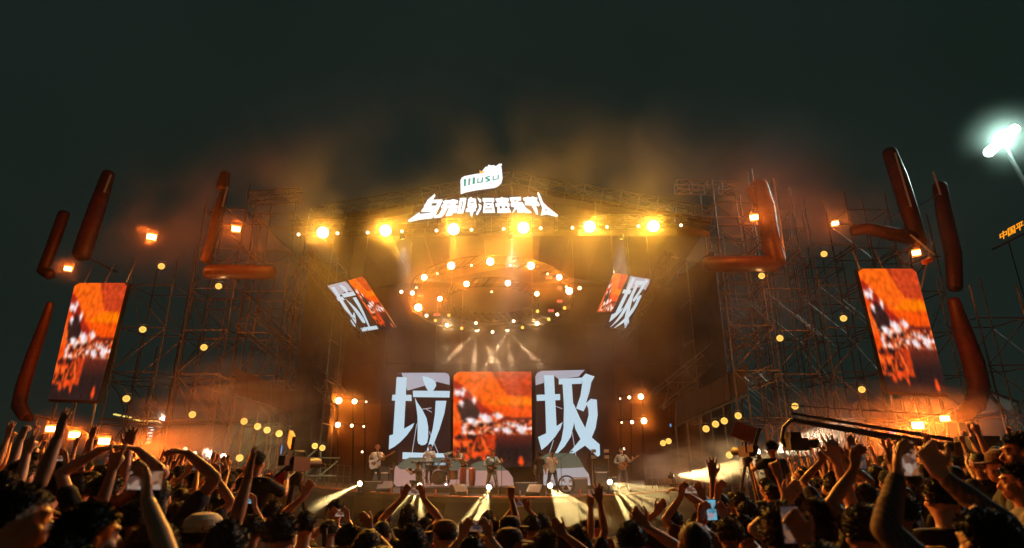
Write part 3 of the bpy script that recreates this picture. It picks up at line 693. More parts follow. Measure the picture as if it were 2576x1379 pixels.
big = [(845, 360, .15), (1320, 310, .15), (1815, 360, .15), (515, 500, .12), (2160, 500, .12), (1030, 580, .12), (1535, 570, .12), (440, 865, .17), (2285, 665, .15), (705, 760, .11), (1890, 700, .10), (370, 690, .09)]
where = ['top left of the ring', 'top centre of the ring', 'top right of the ring', 'upper left shoulder of the ring', 'upper right shoulder of the ring', 'inner ring left of its centre', 'inner ring right of its centre', 'lower left bend, the largest of all', 'right bend, large and bright',
         'inner ring at its left end', 'inner ring at its right end', 'left end of the outer ring']
for i, (x, y, s) in enumerate(big):
    u, v = cr(x, y)
    fixture('ring_lamp', f'bright orange lamp on the oval truss, {where[i]}', 'stage light', 'bright lamps on the oval ring truss', ring_pt(u, v) - Vector((0, .42, .0)), s, M_lens_w, K_RING * (s / .13) ** 2, ORG, 'SPOT', R(172), s * .8)
for i, (x, y, s) in enumerate([(1155, 1125, .10), (1530, 1120, .10), (785, 1065, .08), (1895, 1045, .08)]):
    u, v = cr(x, y)
    fixture('star_lamp', ['sparkling white lamp low on the ring left of centre', 'sparkling white lamp low on the ring right of centre', 'sparkling warm lamp at the lower left of the ring', 'sparkling warm lamp at the lower right of the ring'][i],
            'stage light', 'sparkling lamps at the bottom of the ring', ring_pt(u, v) - Vector((0, .15, 0)), s, M_lens_w, 150, WARM, 'POINT', rad=.06)
for i, (x, y) in enumerate([(1140, 1035), (1605, 1010), (1345, 1145), (220, 650), (2420, 605), (530, 945), (640, 1005), (805, 940), (965, 1100), (1715, 1090), (1900, 890), (2040, 990), (2145, 930), (2235, 850), (405, 600), (665, 425), (1085, 325), (1565, 325), (2025, 430), (2255, 590), (1335, 650)]):
    u, v = cr(x, y); sm = i >= 14
    side = ('bottom of the inner ring left', 'bottom of the inner ring right', 'bottom centre between the two sparkling lamps', 'outside the left end', 'outside the right end', 'beside the largest orange lamp', 'lower left curve', 'inner ring lower left', 'bottom left of the sparkling pair', 'bottom right of the sparkling pair',
            'inner ring lower right', 'lower right curve beside the sparkling lamp', 'lower right curve middle', 'lower right curve top', 'upper left end', 'left of the top left lamp', 'left of the top centre lamp', 'right of the top centre lamp', 'right of the top right lamp', 'above the bright right bend lamp', 'middle of the inner ring')[i]
    fixture('disc_lamp', f'small pale yellow lamp on the oval truss, {side}', 'stage light', 'small pale lamps on the oval ring truss', ring_pt(u, v) - Vector((0, .1, 0)), .05 if sm else .082, M_lens_s if i in (2, 3, 4, 5, 0, 1, 12) or sm else M_lens_a, 0, WARM, 'POINT', light=False)
M_pink = emat('led_tile_pink', lin((226, 110, 90)), .8)
for i, (x, y, w, h) in enumerate([(590, 525, 70, 45), (470, 690, 66, 42), (660, 945, 90, 30), (2040, 495, 80, 40), (2170, 620, 60, 40), (2170, 780, 76, 38), (2065, 895, 78, 36)]):
    u, v = cr(x, y); p = ring_pt(u, v) - Vector((0, .3, 0))
    t = thing('led_tile', ['small pink lit tile beside the upper left ring lamp', 'small pink lit tile inside the left end of the ring', 'small pink lit tile at the lower left of the ring', 'small pink lit tile beside the upper right ring lamp', 'small pink lit tile inside the bright right lamp', 'small pink lit tile below the bright right lamp', 'small pink lit tile at the lower right of the ring'][i], 'led tile', p, 0, 'pink lit tiles on the ring')
    MB().box((0, 0, 0), (w * .2031 / F * 25, .02, h * .2031 / F * 25)).build('face', M_pink, t); MB().box((0, .05, 0), (w * .2031 / F * 25 * 1.1, .07, h * .2031 / F * 25 * 1.15)).build('housing', M_black, t)

# lamps on the towers beside the screens
wl = [(852, 1008, .15, 1), (892, 1010, .12, 1), (921, 1011, .05, 0), (850, 1069, .12, 1), (885, 1071, .085, 0), (915, 1073, .055, 0), (911, 1137, .055, 0), (1560, 1003, .045, 0), (1583, 1000, .085, 0), (1612, 998, .13, 1), (1564, 1063, .05, 0), (1590, 1062, .09, 0), (1620, 1059, .14, 1), (1570, 1129, .06, 0)]
wlab = ['big orange lamp, outer one of the upper row', 'big orange lamp, inner one of the upper row', 'small pale lamp ending the upper row', 'big orange lamp, outer one of the lower row', 'pale round lamp, middle of the lower row', 'small pale lamp ending the lower row', 'single small pale lamp above the bassist',
        'small pale lamp starting the upper row', 'pale round lamp, middle of the upper row', 'big orange lamp, outer one of the upper row', 'small pale lamp starting the lower row', 'pale round lamp, middle of the lower row', 'big orange lamp, outer one of the lower row', 'single small pale lamp above the striped shirt guitarist']
for (u, v, s, on), lab in zip(wl, wlab):
    sd = 'left' if u < 1288 else 'right'
    fixture('wall_lamp', f'{lab} {sd} of the big characters' if 'single' not in lab else lab, 'stage light', 'lamps beside the main screens', PY(u, v, 30.2), s, M_lens_w if on else M_lens_s, K_WALL * (s / .13) ** 2 if on else 0, ORG, 'POINT', rad=s * .8, light=bool(on))
lt2 = thing('pipe_stand', 'upright pipe frame carrying the lamps left of the big characters', 'frame', PY(885, 1200, 30.4)); o = Vector(lt2.location)
for u in (850, 888, 918): pole(PY(u, 1215, 30.4) - o, PY(u, 985, 30.4) - o, .03, lt2, 'upright', M_black)
for v in (1004, 1066): pole(PY(840, v, 30.4) - o, PY(928, v, 30.4) - o, .03, lt2, 'crossbar', M_black)
lt2 = thing('pipe_stand', 'upright pipe frame carrying the lamps right of the big characters', 'frame', PY(1600, 1190, 30.4)); o = Vector(lt2.location)
for u in (1562, 1588, 1617): pole(PY(u, 1205, 30.4) - o, PY(u, 975, 30.4) - o, .03, lt2, 'upright', M_black)
for v in (995, 1056): pole(PY(1550, v, 30.4) - o, PY(1630, v, 30.4) - o, .03, lt2, 'crossbar', M_black)

# orange rectangular floods
fl = [(171, 676, .12, 'orange floodlight above the far left screen'), (381, 596, .16, 'orange floodlight in the dark between the left red arms'), (594, 576, .15, 'orange floodlight right of the upright left red arm'),
      (127, 1079, .14, 'leftmost of three orange floodlights under the far left screen'), (187, 1094, .16, 'middle of three orange floodlights under the far left screen'), (262, 1110, .17, 'rightmost of three orange floodlights under the far left screen'),
      (1897, 547, .15, 'orange floodlight at the neck of the right red arm'), (2101, 562, .12, 'orange floodlight left of the far right red arm'), (2305, 636, .14, 'orange floodlight above the far right screen'),
      (2309, 1070, .18, 'large orange floodlight under the far right screen'), (2377, 1053, .14, 'upright orange floodlight at the right end under the far right screen'), (2218, 1098, .08, 'small orange floodlight below the crane arm')]
for i, (u, v, s, lab) in enumerate(fl):
    fixture('floodlight', lab, 'floodlight', 'orange floodlights of the wings', PY(u, v, 22.6), s, M_lens_o, K_FLOOD * (s / .15) ** 2, DEEP, 'SPOT', R(128), .09, shape='rect')
    lamp(LASTF[0], 'POINT', DEEP, 300 * (s / .15) ** 2, face_cam(PY(u, v, 22.6)) * .30, rad=.09)  # extra point light added to give the flood its halo
for i, (a, b_) in enumerate((((95, 1060), (290, 1128)), ((2195, 1110), (2400, 1040)))):
    t = thing('lamp_bar', ['sloping pipe carrying the three floodlights under the far left screen', 'sloping pipe carrying the floodlights under the far right screen'][i], 'pipe', PY(*a, 22.9)); o = Vector(t.location)
    p, q = PY(a[0], a[1] - 14, 22.9) - o, PY(b_[0], b_[1] - 14, 22.9) - o
    pole(p, q, .035, t, 'crossbar', M_scaf)
    for k in (0, .33, .66, 1): r = p.lerp(q, k); pole(r, (r.x, r.y, -o.z + ground_z(o.x, 23)), .03, t, 'upright', M_scaf)

# round amber lanterns with dotted faces
def lantern(u, v, Y, r, lab):
    p = PY(u, v, Y); t = thing('amber_lantern', lab, 'lantern', p, 0, 'round amber lanterns on the scaffolding')
    q = face_cam(p).to_track_quat('Z', 'Y')
    if 'lan' not in LM:
        l = MB().lathe([(1, -.25), (1, -.02), (.8, .04)], n=16); d = MB()
        for k in range(5): a = 2 * PI * k / 5 + .5; d.lathe([(.13, .05), (.13, .075)], Matrix.Translation((.40 * math.cos(a), .40 * math.sin(a), 0)), n=8)
        h = MB().lathe([(.5, -1.2), (.9, -.9), (1.12, -.25), (1.12, -.08), (1.0, -.08)], n=16)
        k_ = MB().path([(1.2, 0, -.6), (1.2, 1.6, -.6), (-1.2, 1.6, -.6), (-1.2, 0, -.6)], .08, 4)
        out = []
        for mb, nm, m in ((l, 'lens', M_lens_a), (h, 'housing', M_black), (k_, 'bracket', M_black), (d, 'diode', M_lens_core)):
            me = mb.mesh(nm); me.materials.append(m); out.append((nm, me))
        LM['lan'] = out
    for nm, me in LM['lan']:
        o = link(nm, me, t); o.rotation_mode = 'QUATERNION'; o.rotation_quaternion = q; o.scale = (r, r, r)
    lamp(t, 'POINT', AMB, 14, face_cam(p) * .25, rad=.05)
lans = [(406, 670, 'above the far left screen corner'), (550, 720, 'under the left red arm'), (359, 829, 'just right of the far left screen'), (513, 874, 'in the dark scaffolding left of the stage'), (318, 1003, 'at the foot of the far left screen'), (484, 1043, 'above the white beam at left'),
        (614, 1060, 'first of the sloping row at left'), (648, 1073, 'second of the sloping row at left'), (672, 1082, 'third of the sloping row at left'), (702, 1091, 'last of the sloping row at left'), (792, 1122, 'left one of the pair near the bassist'), (811, 1127, 'right one of the pair near the bassist'),
        (603, 1152, 'beside the head of the left camera operator'), (637, 1160, 'touching the shoulder of the left camera operator'), (2073, 639, 'left of the far right screen top'), (1916, 694, 'under the right red arm'), (1962, 851, 'middle of the right scaffolding'), (2122, 801, 'just left of the far right screen'),
        (2168, 980, 'at the foot of the far right screen'), (2000, 1022, 'above the crane camera'), (1857, 1046, 'top of the rising row above the right monitor hood'), (1822, 1059, 'third of the rising row at right'), (1800, 1067, 'second of the rising row at right'), (1776, 1079, 'lowest of the rising row at right'),
        (1668, 1115, 'left one of the pair right of the backdrop'), (1682, 1110, 'right one of the pair right of the backdrop'), (1835, 1145, 'single low one left of the right tripod')]
for u, v, w in lans: lantern(u, v, 24.6, .135 if u not in (792, 811, 1668, 1682) else .115, 'round amber lantern ' + w)

# floodlight mast at the far right
FM = Vector(PY(2522, 350, 40)); t = thing('floodlight_mast', 'tall mast with a slanting cluster of blinding white floodlights at far right', 'mast', (FM.x, FM.y, FM.z))
foot = PY(2600, 500, 40) - FM; foot = foot * 1.0
pole(Vector((.35, .3, -.6)), (foot.x * 5.8, .3, -FM.z + .7), .16, t, 'pole', M_steel)
M_fl = emat('flood_cold_white', (.86, 1, .95), 40)
for k in range(6):
    s = k / 5; p = PY(2489 + s * 62, 382 - s * 56, 40) - FM; p.y = 0
    q = face_cam(FM).to_track_quat('Z', 'Y')
    me = MB().lathe([(.36, 0), (.36, .06), (.2, .1)], q.to_matrix().to_4x4(), n=14); me.v = [tuple(Vector(a) + p) for a in me.v]; me.build('lens', M_fl, t)
    me = MB().lathe([(.2, -.5), (.42, -.1), (.42, .03)], q.to_matrix().to_4x4(), n=14); me.v = [tuple(Vector(a) + p) for a in me.v]; me.build('housing', M_black, t)
pole(PY(2482, 388, 40) - FM + Vector((0, .4, 0)), PY(2558, 320, 40) - FM + Vector((0, .4, 0)), .08, t, 'crossbar', M_steel)
lamp(t, 'SPOT', (.72, 1, .90), 34000, face_cam(FM) * .6, aimq(Vector((18, 26, 10.5)) - FM), size=R(44), blend=.6, rad=.5)
lamp(t, 'POINT', (.62, 1, .86), 1600, face_cam(FM) * .9, rad=.5)

# ------------------------------------------------------------------ moving heads on the stage front and their beams
def beam_head(lab, p, dirs, col, power, spread=R(5), size=.10, core=1):
    d0 = Vector(dirs[0]); t = fixture('moving_head', lab, 'stage light', 'beam lights along the stage front', p, size, M_lens_w, 0, col, 'SPOT', light=False, aim=d0.normalized())
    for d in dirs:
        d = Vector(d).normalized(); lamp(t, 'SPOT', col, power, d * .12, aimq(d), size=spread + R(1.6), blend=.8, rad=.03)
    b = MB(); b.lathe([(.16, -.42), (.16, -.3), (.1, -.28), (.05, -.1)], n=10); b.build('base', M_black, t)
    return t
def to_px(p, u, v, d):      # direction from p to the point seen at pixel (u,v), d metres from the camera
    return PD(u, v, d) - Vector(p)
PALE = (1, .70, .25); K_B = 60000
bs = [('moving head throwing a pale beam down to the left beside the bassist', (905, 1217), 24.3, [(700, 1330), (730, 1300)], 20.5, R(4)),
      ('moving head throwing a yellow beam over the crouching photographer', (1056, 1222), 23.9, [(940, 1330), (1010, 1330), (1060, 1310)], 21, R(4)),
      ('moving head shining under the denim guitarist towards the crowd', (1230, 1226), 23.7, [(1140, 1350), (1185, 1340), (1205, 1330), (1222, 1330)], 20.5, R(4.5)),
      ('moving head below the singer fanning beams down to the right', (1384, 1222), 23.8, [(1420, 1340), (1450, 1345), (1480, 1345), (1515, 1345), (1545, 1320)], 20.3, R(4.5)),
      ('moving head below the striped shirt guitarist fanning beams to the right', (1534, 1213), 24.2, [(1600, 1340), (1640, 1320), (1680, 1310), (1720, 1295), (1740, 1270), (1760, 1245)], 20.5, R(3.5))]
for lab, (u, v), Y, tg, d, sp in bs:
    p = PY(u, v, Y); beam_head(lab, p, [to_px(p, a, b_, d) for a, b_ in tg], PALE, K_B, sp)
p = PY(1694, 1197, 24.6); beam_head('moving head firing a wide orange beam to the right across the smoke', p, [to_px(p, 1900, 1165, 26), to_px(p, 1900, 1192, 26), to_px(p, 1900, 1215, 24)], (1, .62, .22), K_B * .4, R(12))
p = PY(562, 1148, 23); beam_head('moving head firing a white cone to the left beside the camera operator', p, [to_px(p, 370, 1098, 21), to_px(p, 370, 1122, 21), to_px(p, 370, 1150, 21)], (1, .84, .62), K_B * .45, R(9))
p = PY(1908, 1135, 23); beam_head('moving head behind the right camera operator firing a broad white beam right', p, [to_px(p, 2300, 1020, 22), to_px(p, 2300, 1060, 22), to_px(p, 2300, 1100, 22), to_px(p, 2300, 1140, 22)], (1, .74, .45), K_B * 1.2, R(11))
p = PY(748, 1206, 23.5); beam_head('moving head firing a violet beam to the left behind the red flag', p, [to_px(p, 560, 1185, 23), to_px(p, 560, 1205, 23)], (.62, .25, 1), K_B * .15, R(12))
# ring heads pointing down in pairs
for (x, y), tg in (((1155, 1125), [(1100, 930), (1190, 940), (1262, 940)]), ((1530, 1120), [(1370, 930), (1290, 940), (1215, 940)])):
    u, v = cr(x, y); p = ring_pt(u, v) - Vector((0, .4, .1))
    t = fixture('moving_head', 'moving head low on the ring aimed down at the band, ' + ('left one' if x < 1300 else 'right one'), 'stage light', 'beam lights low on the ring', p, .09, M_lens_s, 0, WARM, 'SPOT', light=False, aim=Vector((0, -.3, -1)).normalized())
    for (a, b_) in tg: d = PY(a, b_, 27.5) - p; lamp(t, 'SPOT', (1, .60, .32), 9000, d.normalized() * .15, aimq(d), size=R(9), blend=.5, rad=.04)
# key lights added to brighten the band from the front, no visible lamps
for i, (x, tx) in enumerate(((-4.5, -4), (0, 0), (4.5, 4))):
    p = Vector((x, 22.75, 11.0)); t = fixture('added_key_spot', ['left', 'middle', 'right'][i] + ' added key spot under the lighting truss aimed back at the band', 'stage light', 'added key spots aimed at the band', p, .10, M_lens_s, 0, WARM, 'SPOT', light=False, aim=(Vector((tx, 27, 1.5)) - p).normalized())
    lamp(t, 'SPOT', (1, .82, .66), 3600, (Vector((tx, 27, 1.5)) - p).normalized() * .1, aimq(Vector((tx, 26.5, 1.8)) - p), size=R(38), blend=.6, rad=.05)

# ------------------------------------------------------------------ night air
def vol_mat(name, dens, col, aniso=.3, noise_s=None, thr=(.45, .65)):
    m = bpy.data.materials.new(name); m.use_nodes = True; n = m.node_tree.nodes; L = m.node_tree.links
    n.remove(n['Principled BSDF']); v = n.new('ShaderNodeVolumePrincipled')
    v.inputs['Color'].default_value = (*col, 1); v.inputs['Density'].default_value = dens; v.inputs['Anisotropy'].default_value = aniso
    if noise_s:
        t = n.new('ShaderNodeTexCoord'); mp = n.new('ShaderNodeMapping'); mp.inputs['Scale'].default_value = noise_s[1]; mp.inputs['Rotation'].default_value = noise_s[2]
        z = n.new('ShaderNodeTexNoise'); z.inputs['Scale'].default_value = noise_s[0]; z.inputs['Detail'].default_value = 4; z.inputs['Distortion'].default_value = .6
        r = n.new('ShaderNodeMapRange'); r.inputs['From Min'].default_value = thr[0]; r.inputs['From Max'].default_value = thr[1]; r.inputs['To Min'].default_value = 0; r.inputs['To Max'].default_value = dens
        # fade towards the box sides so that no face shows
        g = n.new('ShaderNodeTexGradient'); g.gradient_type = 'SPHERICAL'; mp2 = n.new('ShaderNodeMapping')
        L.new(t.outputs['Object'], mp.inputs['Vector']); L.new(mp.outputs['Vector'], z.inputs['Vector']); L.new(z.outputs['Fac'], r.inputs['Value'])
        mp2.inputs['Scale'].default_value = noise_s[3]; L.new(t.outputs['Object'], mp2.inputs['Vector']); L.new(mp2.outputs['Vector'], g.inputs['Vector'])
        mu = n.new('ShaderNodeMath'); mu.operation = 'MULTIPLY'; L.new(r.outputs['Result'], mu.inputs[0])
        sm = n.new('ShaderNodeMapRange'); sm.interpolation_type = 'SMOOTHSTEP'; sm.inputs['From Max'].default_value = .55; L.new(g.outputs['Fac'], sm.inputs['Value'])
        L.new(sm.outputs['Result'], mu.inputs[1]); L.new(mu.outputs[0], v.inputs['Density'])
    L.new(v.outputs[0], n['Material Output'].inputs['Volume'])
    return m

hz = MB().box((0, 25, 8.6), (150, 80, 25)).build('haze', vol_mat('haze_air', 0.00008, (.9, .9, .9), .25)); hz['kind'] = 'stuff'

def smoke(lab, c, r, dens, col=(.9, .9, .9), sc=1.6, thr=(.42, .68), stretch=(1, 1, 1), rot=(0, 0, 0), aniso=.2):
    m = vol_mat('smoke_air', dens, col, aniso, (sc, stretch, rot, (1 / r[0], 1 / r[1], 1 / r[2])), thr)
    o = MB().ell((0, 0, 0), r, n=20, m=12).build('smoke', m); o.location = c; o['kind'] = 'stuff'; o['label'] = lab
    return o
smoke('thin brown smoke drifting under and around the stage roof', (-.2, 25.5, 9.3), (15, 6.5, 7.5), .021, sc=.42, thr=(.40, .66))
smoke('thin brown smoke rising above and in front of the stage roof', (0, 21.6, 12.0), (19, 3.8, 7.8), .013, sc=.30, thr=(.42, .66))
for c_, r_, d_ in ((PY(1015, 1260, 22.3), (2.2, 2.6, 2.1), .035), (PY(1195, 1270, 22), (2.2, 2.6, 2.2), .030), (PY(1430, 1270, 22.), (2.8, 2.6, 2.3), .030), (PY(1610, 1255, 22.3), (3.2, 2.6, 2.1), .030), (PY(840, 1250, 22.6), (2.4, 2.2, 1.4), .035)):
    smoke('small bank of smoke in the beams at the stage edge', c_, r_, d_, sc=.9, thr=(.2, .6))
smoke('violet lit smoke behind the red flag', PY(640, 1195, 23.5), (3.0, 1.0, 1.2), .25, sc=.7, thr=(.35, .65), stretch=(.4, 1, 2))
smoke('smoke cone in the white beam at left', PY(460, 1130, 22.6), (2.6, 1.3, 1.0), .45, sc=.8, thr=(.2, .7), stretch=(.5, 1, 2))
smoke('low smoke lying over the stage front where the beams shine', (0, 20.5, .6), (13, 5, 2.4), .001, sc=.5, thr=(.2, .7))
smoke('thick smoke blowing right from the orange beam', PY(1790, 1165, 25), (3.4, 2.2, 1.3), .45, sc=.8, thr=(.42, .62), stretch=(.5, 1, 1.6))
smoke('long smoke bank lit by the white beam at right', PY(2250, 1085, 22), (6.0, 2.5, 1.9), .05, sc=.6, thr=(.35, .65), stretch=(.35, 1, 1.8))
smoke('streaky smoke drifting through the left scaffolding', PY(600, 1040, 23.5), (4.6, 2.5, 2.6), .11, sc=.6, thr=(.4, .66), stretch=(.35, 1, 2.2), rot=(0, R(18), 0))
# smoke balls added round the brightest lamps to imitate lens glow
HALO_PUFF = {}
def halo_puff(p, r, dens, col=(.95, .8, .6)):
    k = (dens, col)
    if k not in HALO_PUFF:
        m = bpy.data.materials.new('lamp_halo_smoke'); m.use_nodes = True; n = m.node_tree.nodes; L = m.node_tree.links
        n.remove(n['Principled BSDF']); v = n.new('ShaderNodeVolumePrincipled'); v.inputs['Color'].default_value = (*col, 1)
        t = n.new('ShaderNodeTexCoord'); g = n.new('ShaderNodeTexGradient'); g.gradient_type = 'SPHERICAL'; L.new(t.outputs['Object'], g.inputs['Vector'])
        mu = n.new('ShaderNodeMath'); mu.operation = 'POWER'; mu.inputs[1].default_value = 2.2; L.new(g.outputs['Fac'], mu.inputs[0])
        m2 = n.new('ShaderNodeMath'); m2.operation = 'MULTIPLY'; m2.inputs[1].default_value = dens; L.new(mu.outputs[0], m2.inputs[0]); L.new(m2.outputs[0], v.inputs['Density'])
        L.new(v.outputs[0], n['Material Output'].inputs['Volume'])
        me = MB().ell((0, 0, 0), (1, 1, 1), n=16, m=10).mesh('smoke'); me.materials.append(m); HALO_PUFF[k] = me
    o = link('smoke', HALO_PUFF[k]); o.location = p; o.scale = (r, r, r); o['kind'] = 'stuff'; o['label'] = 'added smoke ball imitating lens glow around a bright lamp'
for o in list(C.objects):
    if o.type != 'EMPTY' or 'category' not in o.keys(): continue
    n0 = o.name.split('.')[0]; P = Vector(o.location)
    if n0 == 'blinder_lamp': halo_puff(P, 1.5, .085)
    elif n0 == 'ring_lamp': halo_puff(P, 1.5, .18)
    elif n0 == 'star_lamp': halo_puff(P, .8, .30)
    elif n0 == 'floodlight': halo_puff(P, .95, .06)
    elif n0 == 'wall_lamp' and any(c.type == 'LIGHT' for c in o.children): halo_puff(P, 1.2, .25)
halo_puff(FM, 3.6, .16, (.85, .95, .9))
smoke('rolling smoke below the ring of lamps', PY(1235, 895, 28.5), (4.2, 1.6, 1.5), .16, sc=.7, thr=(.38, .66), stretch=(.7, 1, 1))
# ------------------------------------------------------------------ people
def remesh(mb, name, vox, m, smooth=2, wr=0., seed=0):
    me = mb.mesh(name); o = bpy.data.objects.new(name, me); C.objects.link(o)
    md = o.modifiers.new('r', 'REMESH'); md.mode = 'VOXEL'; md.voxel_size = vox; md.use_smooth_shade = True
    if smooth: s = o.modifiers.new('s', 'SMOOTH'); s.iterations = smooth; s.factor = .5
    dg = bpy.context.evaluated_depsgraph_get(); out = bpy.data.meshes.new_from_object(o.evaluated_get(dg))
    bpy.data.objects.remove(o); bpy.data.meshes.remove(me)
    if wr:
        n = len(out.vertices); co = np.empty(n * 3); no = np.empty(n * 3); out.vertices.foreach_get('co', co); out.vertices.foreach_get('normal', no)
        co = co.reshape(-1, 3); no = no.reshape(-1, 3)
        d = np.array([noise.noise(Vector((c[0] * 9 + seed, c[1] * 9, c[2] * 5))) + .5 * noise.noise(Vector((c[0] * 22, c[1] * 22 + seed, c[2] * 13))) for c in co])
        co += no * (d * wr)[:, None]; out.vertices.foreach_set('co', co.ravel())
    out.name = name; out.materials.clear(); out.materials.append(m)
    out.polygons.foreach_set('use_smooth', [True] * len(out.polygons)); out.update()
    return out
def limb(mb, pts, rad, n=10):
    for i in range(len(pts) - 1): mb.tube(pts[i], pts[i + 1], rad[i], rad[i + 1], n=n)
    for p, r in zip(pts, rad): mb.ell(p, (r, r, r), n=n, m=6)
def loft(mb, secs, n=16):                    # secs: (centre xyz, rx, ry)
    vs = []; fs = []
    for c, rx, ry in secs: vs += [(c[0] + rx * math.cos(2 * PI * k / n), c[1] + ry * math.sin(2 * PI * k / n), c[2]) for k in range(n)]
    for i in range(len(secs) - 1): fs += [(i * n + k, i * n + (k + 1) % n, (i + 1) * n + (k + 1) % n, (i + 1) * n + k) for k in range(n)]
    fs += [tuple(range(n))[::-1], tuple((len(secs) - 1) * n + k for k in range(n))]
    mb.add(vs, fs)
def hand(mb, w, d, pn, mode, side, k=1.0):
    """w wrist, d finger direction, pn palm normal (the way the palm faces), side +1 right hand / -1 left hand"""
    w = Vector(w); d = Vector(d).normalized(); pn = Vector(pn); pn = (pn - d * pn.dot(d)).normalized(); s = d.cross(pn) * side   # s points to the thumb side
    base = w + d * .01
    for i in range(4):
        o = (1.5 - i) * .021
        a = base + s * o * .7; b = base + d * (.088 - abs(i - 1) * .003) + s * o
        limb(mb, [a, b], [.017 * k, .0125 * k], 8)
    curl = {'open': [8, 6, 6, 10], 'relax': [35, 38, 42, 48], 'fist': [95, 97, 99, 99], 'horn': [6, 98, 98, 8], 'point': [5, 97, 98, 98], 'vee': [4, 4, 98, 98], 'grip': [60, 62, 64, 66], 'hold': [28, 42, 46, 50]}[mode]
    spread = {'open': .20, 'horn': .16, 'vee': .22}.get(mode, .06)
    ln = [.071, .079, .074, .058]
    for i in range(4):
        o = (1.5 - i) * .021; p = base + d * (.088 - abs(i - 1) * .003) + s * o
        dd = (d + s * (1.5 - i) * spread).normalized(); pts = [p]; a = 0
        for j, f in enumerate((.45, .32, .25)):
            a += R(curl[i]) * (.75 if j == 0 else .85 if j == 1 else .5)
            pts.append(pts[-1] + (dd * math.cos(a) + pn * math.sin(a)) * ln[i] * f)
        limb(mb, pts, [.0108 * k, .0100 * k, .0090 * k, .0080 * k], 7)
    t0 = base + s * .026 + d * .022
    if mode in ('open', 'relax', 'hold'): tp = [t0, t0 + s * .030 + d * .026 + pn * .008, t0 + s * .044 + d * .055 + pn * .014, t0 + s * .048 + d * .078 + pn * .020]
    else: tp = [t0, t0 + s * .016 + d * .028 + pn * .022, t0 - s * .002 + d * .048 + pn * .036, t0 - s * .026 + d * .054 + pn * .038]
    limb(mb, tp, [.0165 * k, .0125 * k, .0108 * k, .0095 * k], 8)
SH = .178
ARMS = {   # elbow, wrist, finger direction, palm normal, hand shape  (right side)
    'down': ((.245, -.01, 1.13), (.255, .10, .90), (0, .2, -1), (-1, 0, 0), 'relax'),
    'front': ((.22, .16, 1.20), (.10, .34, 1.32), (-.4, .3, .8), (0, -1, .2), 'hold'),
    'up': ((.27, .08, 1.68), (.24, .13, 1.94), (-.05, .05, 1), (0, 1, 0), 'open'),
    'fist': ((.28, .06, 1.66), (.22, .12, 1.91), (0, .05, 1), (0, 1, 0), 'fist'),
    'horn': ((.27, .08, 1.68), (.26, .13, 1.94), (0, .05, 1), (0, 1, 0), 'horn'),
    'vee': ((.30, .08, 1.66), (.33, .13, 1.91), (.1, .05, 1), (0, 1, 0), 'vee'),
    'point': ((.28, .10, 1.67), (.30, .18, 1.92), (.05, .2, 1), (0, 1, -.2), 'point'),
    'phone': ((.27, .22, 1.50), (.105, .34, 1.70), (-.35, .10, .9), (-.5, -.6, 0), 'hold'),
    'phoneup': ((.30, .16, 1.66), (.11, .24, 1.86), (-.3, .10, .9), (-.5, -.6, 0), 'hold'),
    'arch': ((.36, .02, 1.74), (.13, .05, 1.90), (-.9, .05, .25), (0, 0, -1), 'relax'),
    'head': ((.36, .06, 1.55), (.13, .10, 1.70), (-.6, .1, .7), (0, -1, 0), 'relax'),
    'fret': ((.32, .14, 1.17), (.42, .30, 1.27), (-.2, .6, .6), (-1, .1, .5), 'grip'),
    'strum': ((.32, .00, 1.15), (.10, .23, 1.05), (-.8, .2, -.5), (-.1, -1, 0), 'relax'),
    'mic': ((.24, .17, 1.18), (.055, .20, 1.40), (-.5, -.1, .75), (-.6, -.6, .4), 'fist'),
    'stick': ((.28, .14, 1.16), (.20, .38, 1.18), (-.2, .9, .1), (0, 0, -1), 'fist'),
    'cam': ((.28, .18, 1.28), (.16, .38, 1.42), (-.3, .8, .4), (-.6, 0, .3), 'grip'),
}
M_skin = mat('skin', (.44, .19, .095), .48, nscale=6, namt=.12)
M_skin3 = mat('skin_fair', (.52, .27, .17), .5, nscale=6, namt=.12)
M_skin2 = mat('skin_tan', (.32, .13, .065), .5, nscale=6, namt=.12)
def hair_mat(n, c): return mat(n, c, .62)
M_hair = hair_mat('black_hair', (.012, .010, .009)); M_hair2 = hair_mat('brown_hair', (.06, .03, .018)); M_hairb = hair_mat('bleached_hair', (.55, .38, .22))
VOX = .0085
BODY = {}
def sgn(p, s): return Vector((p[0] * s, p[1], p[2]))
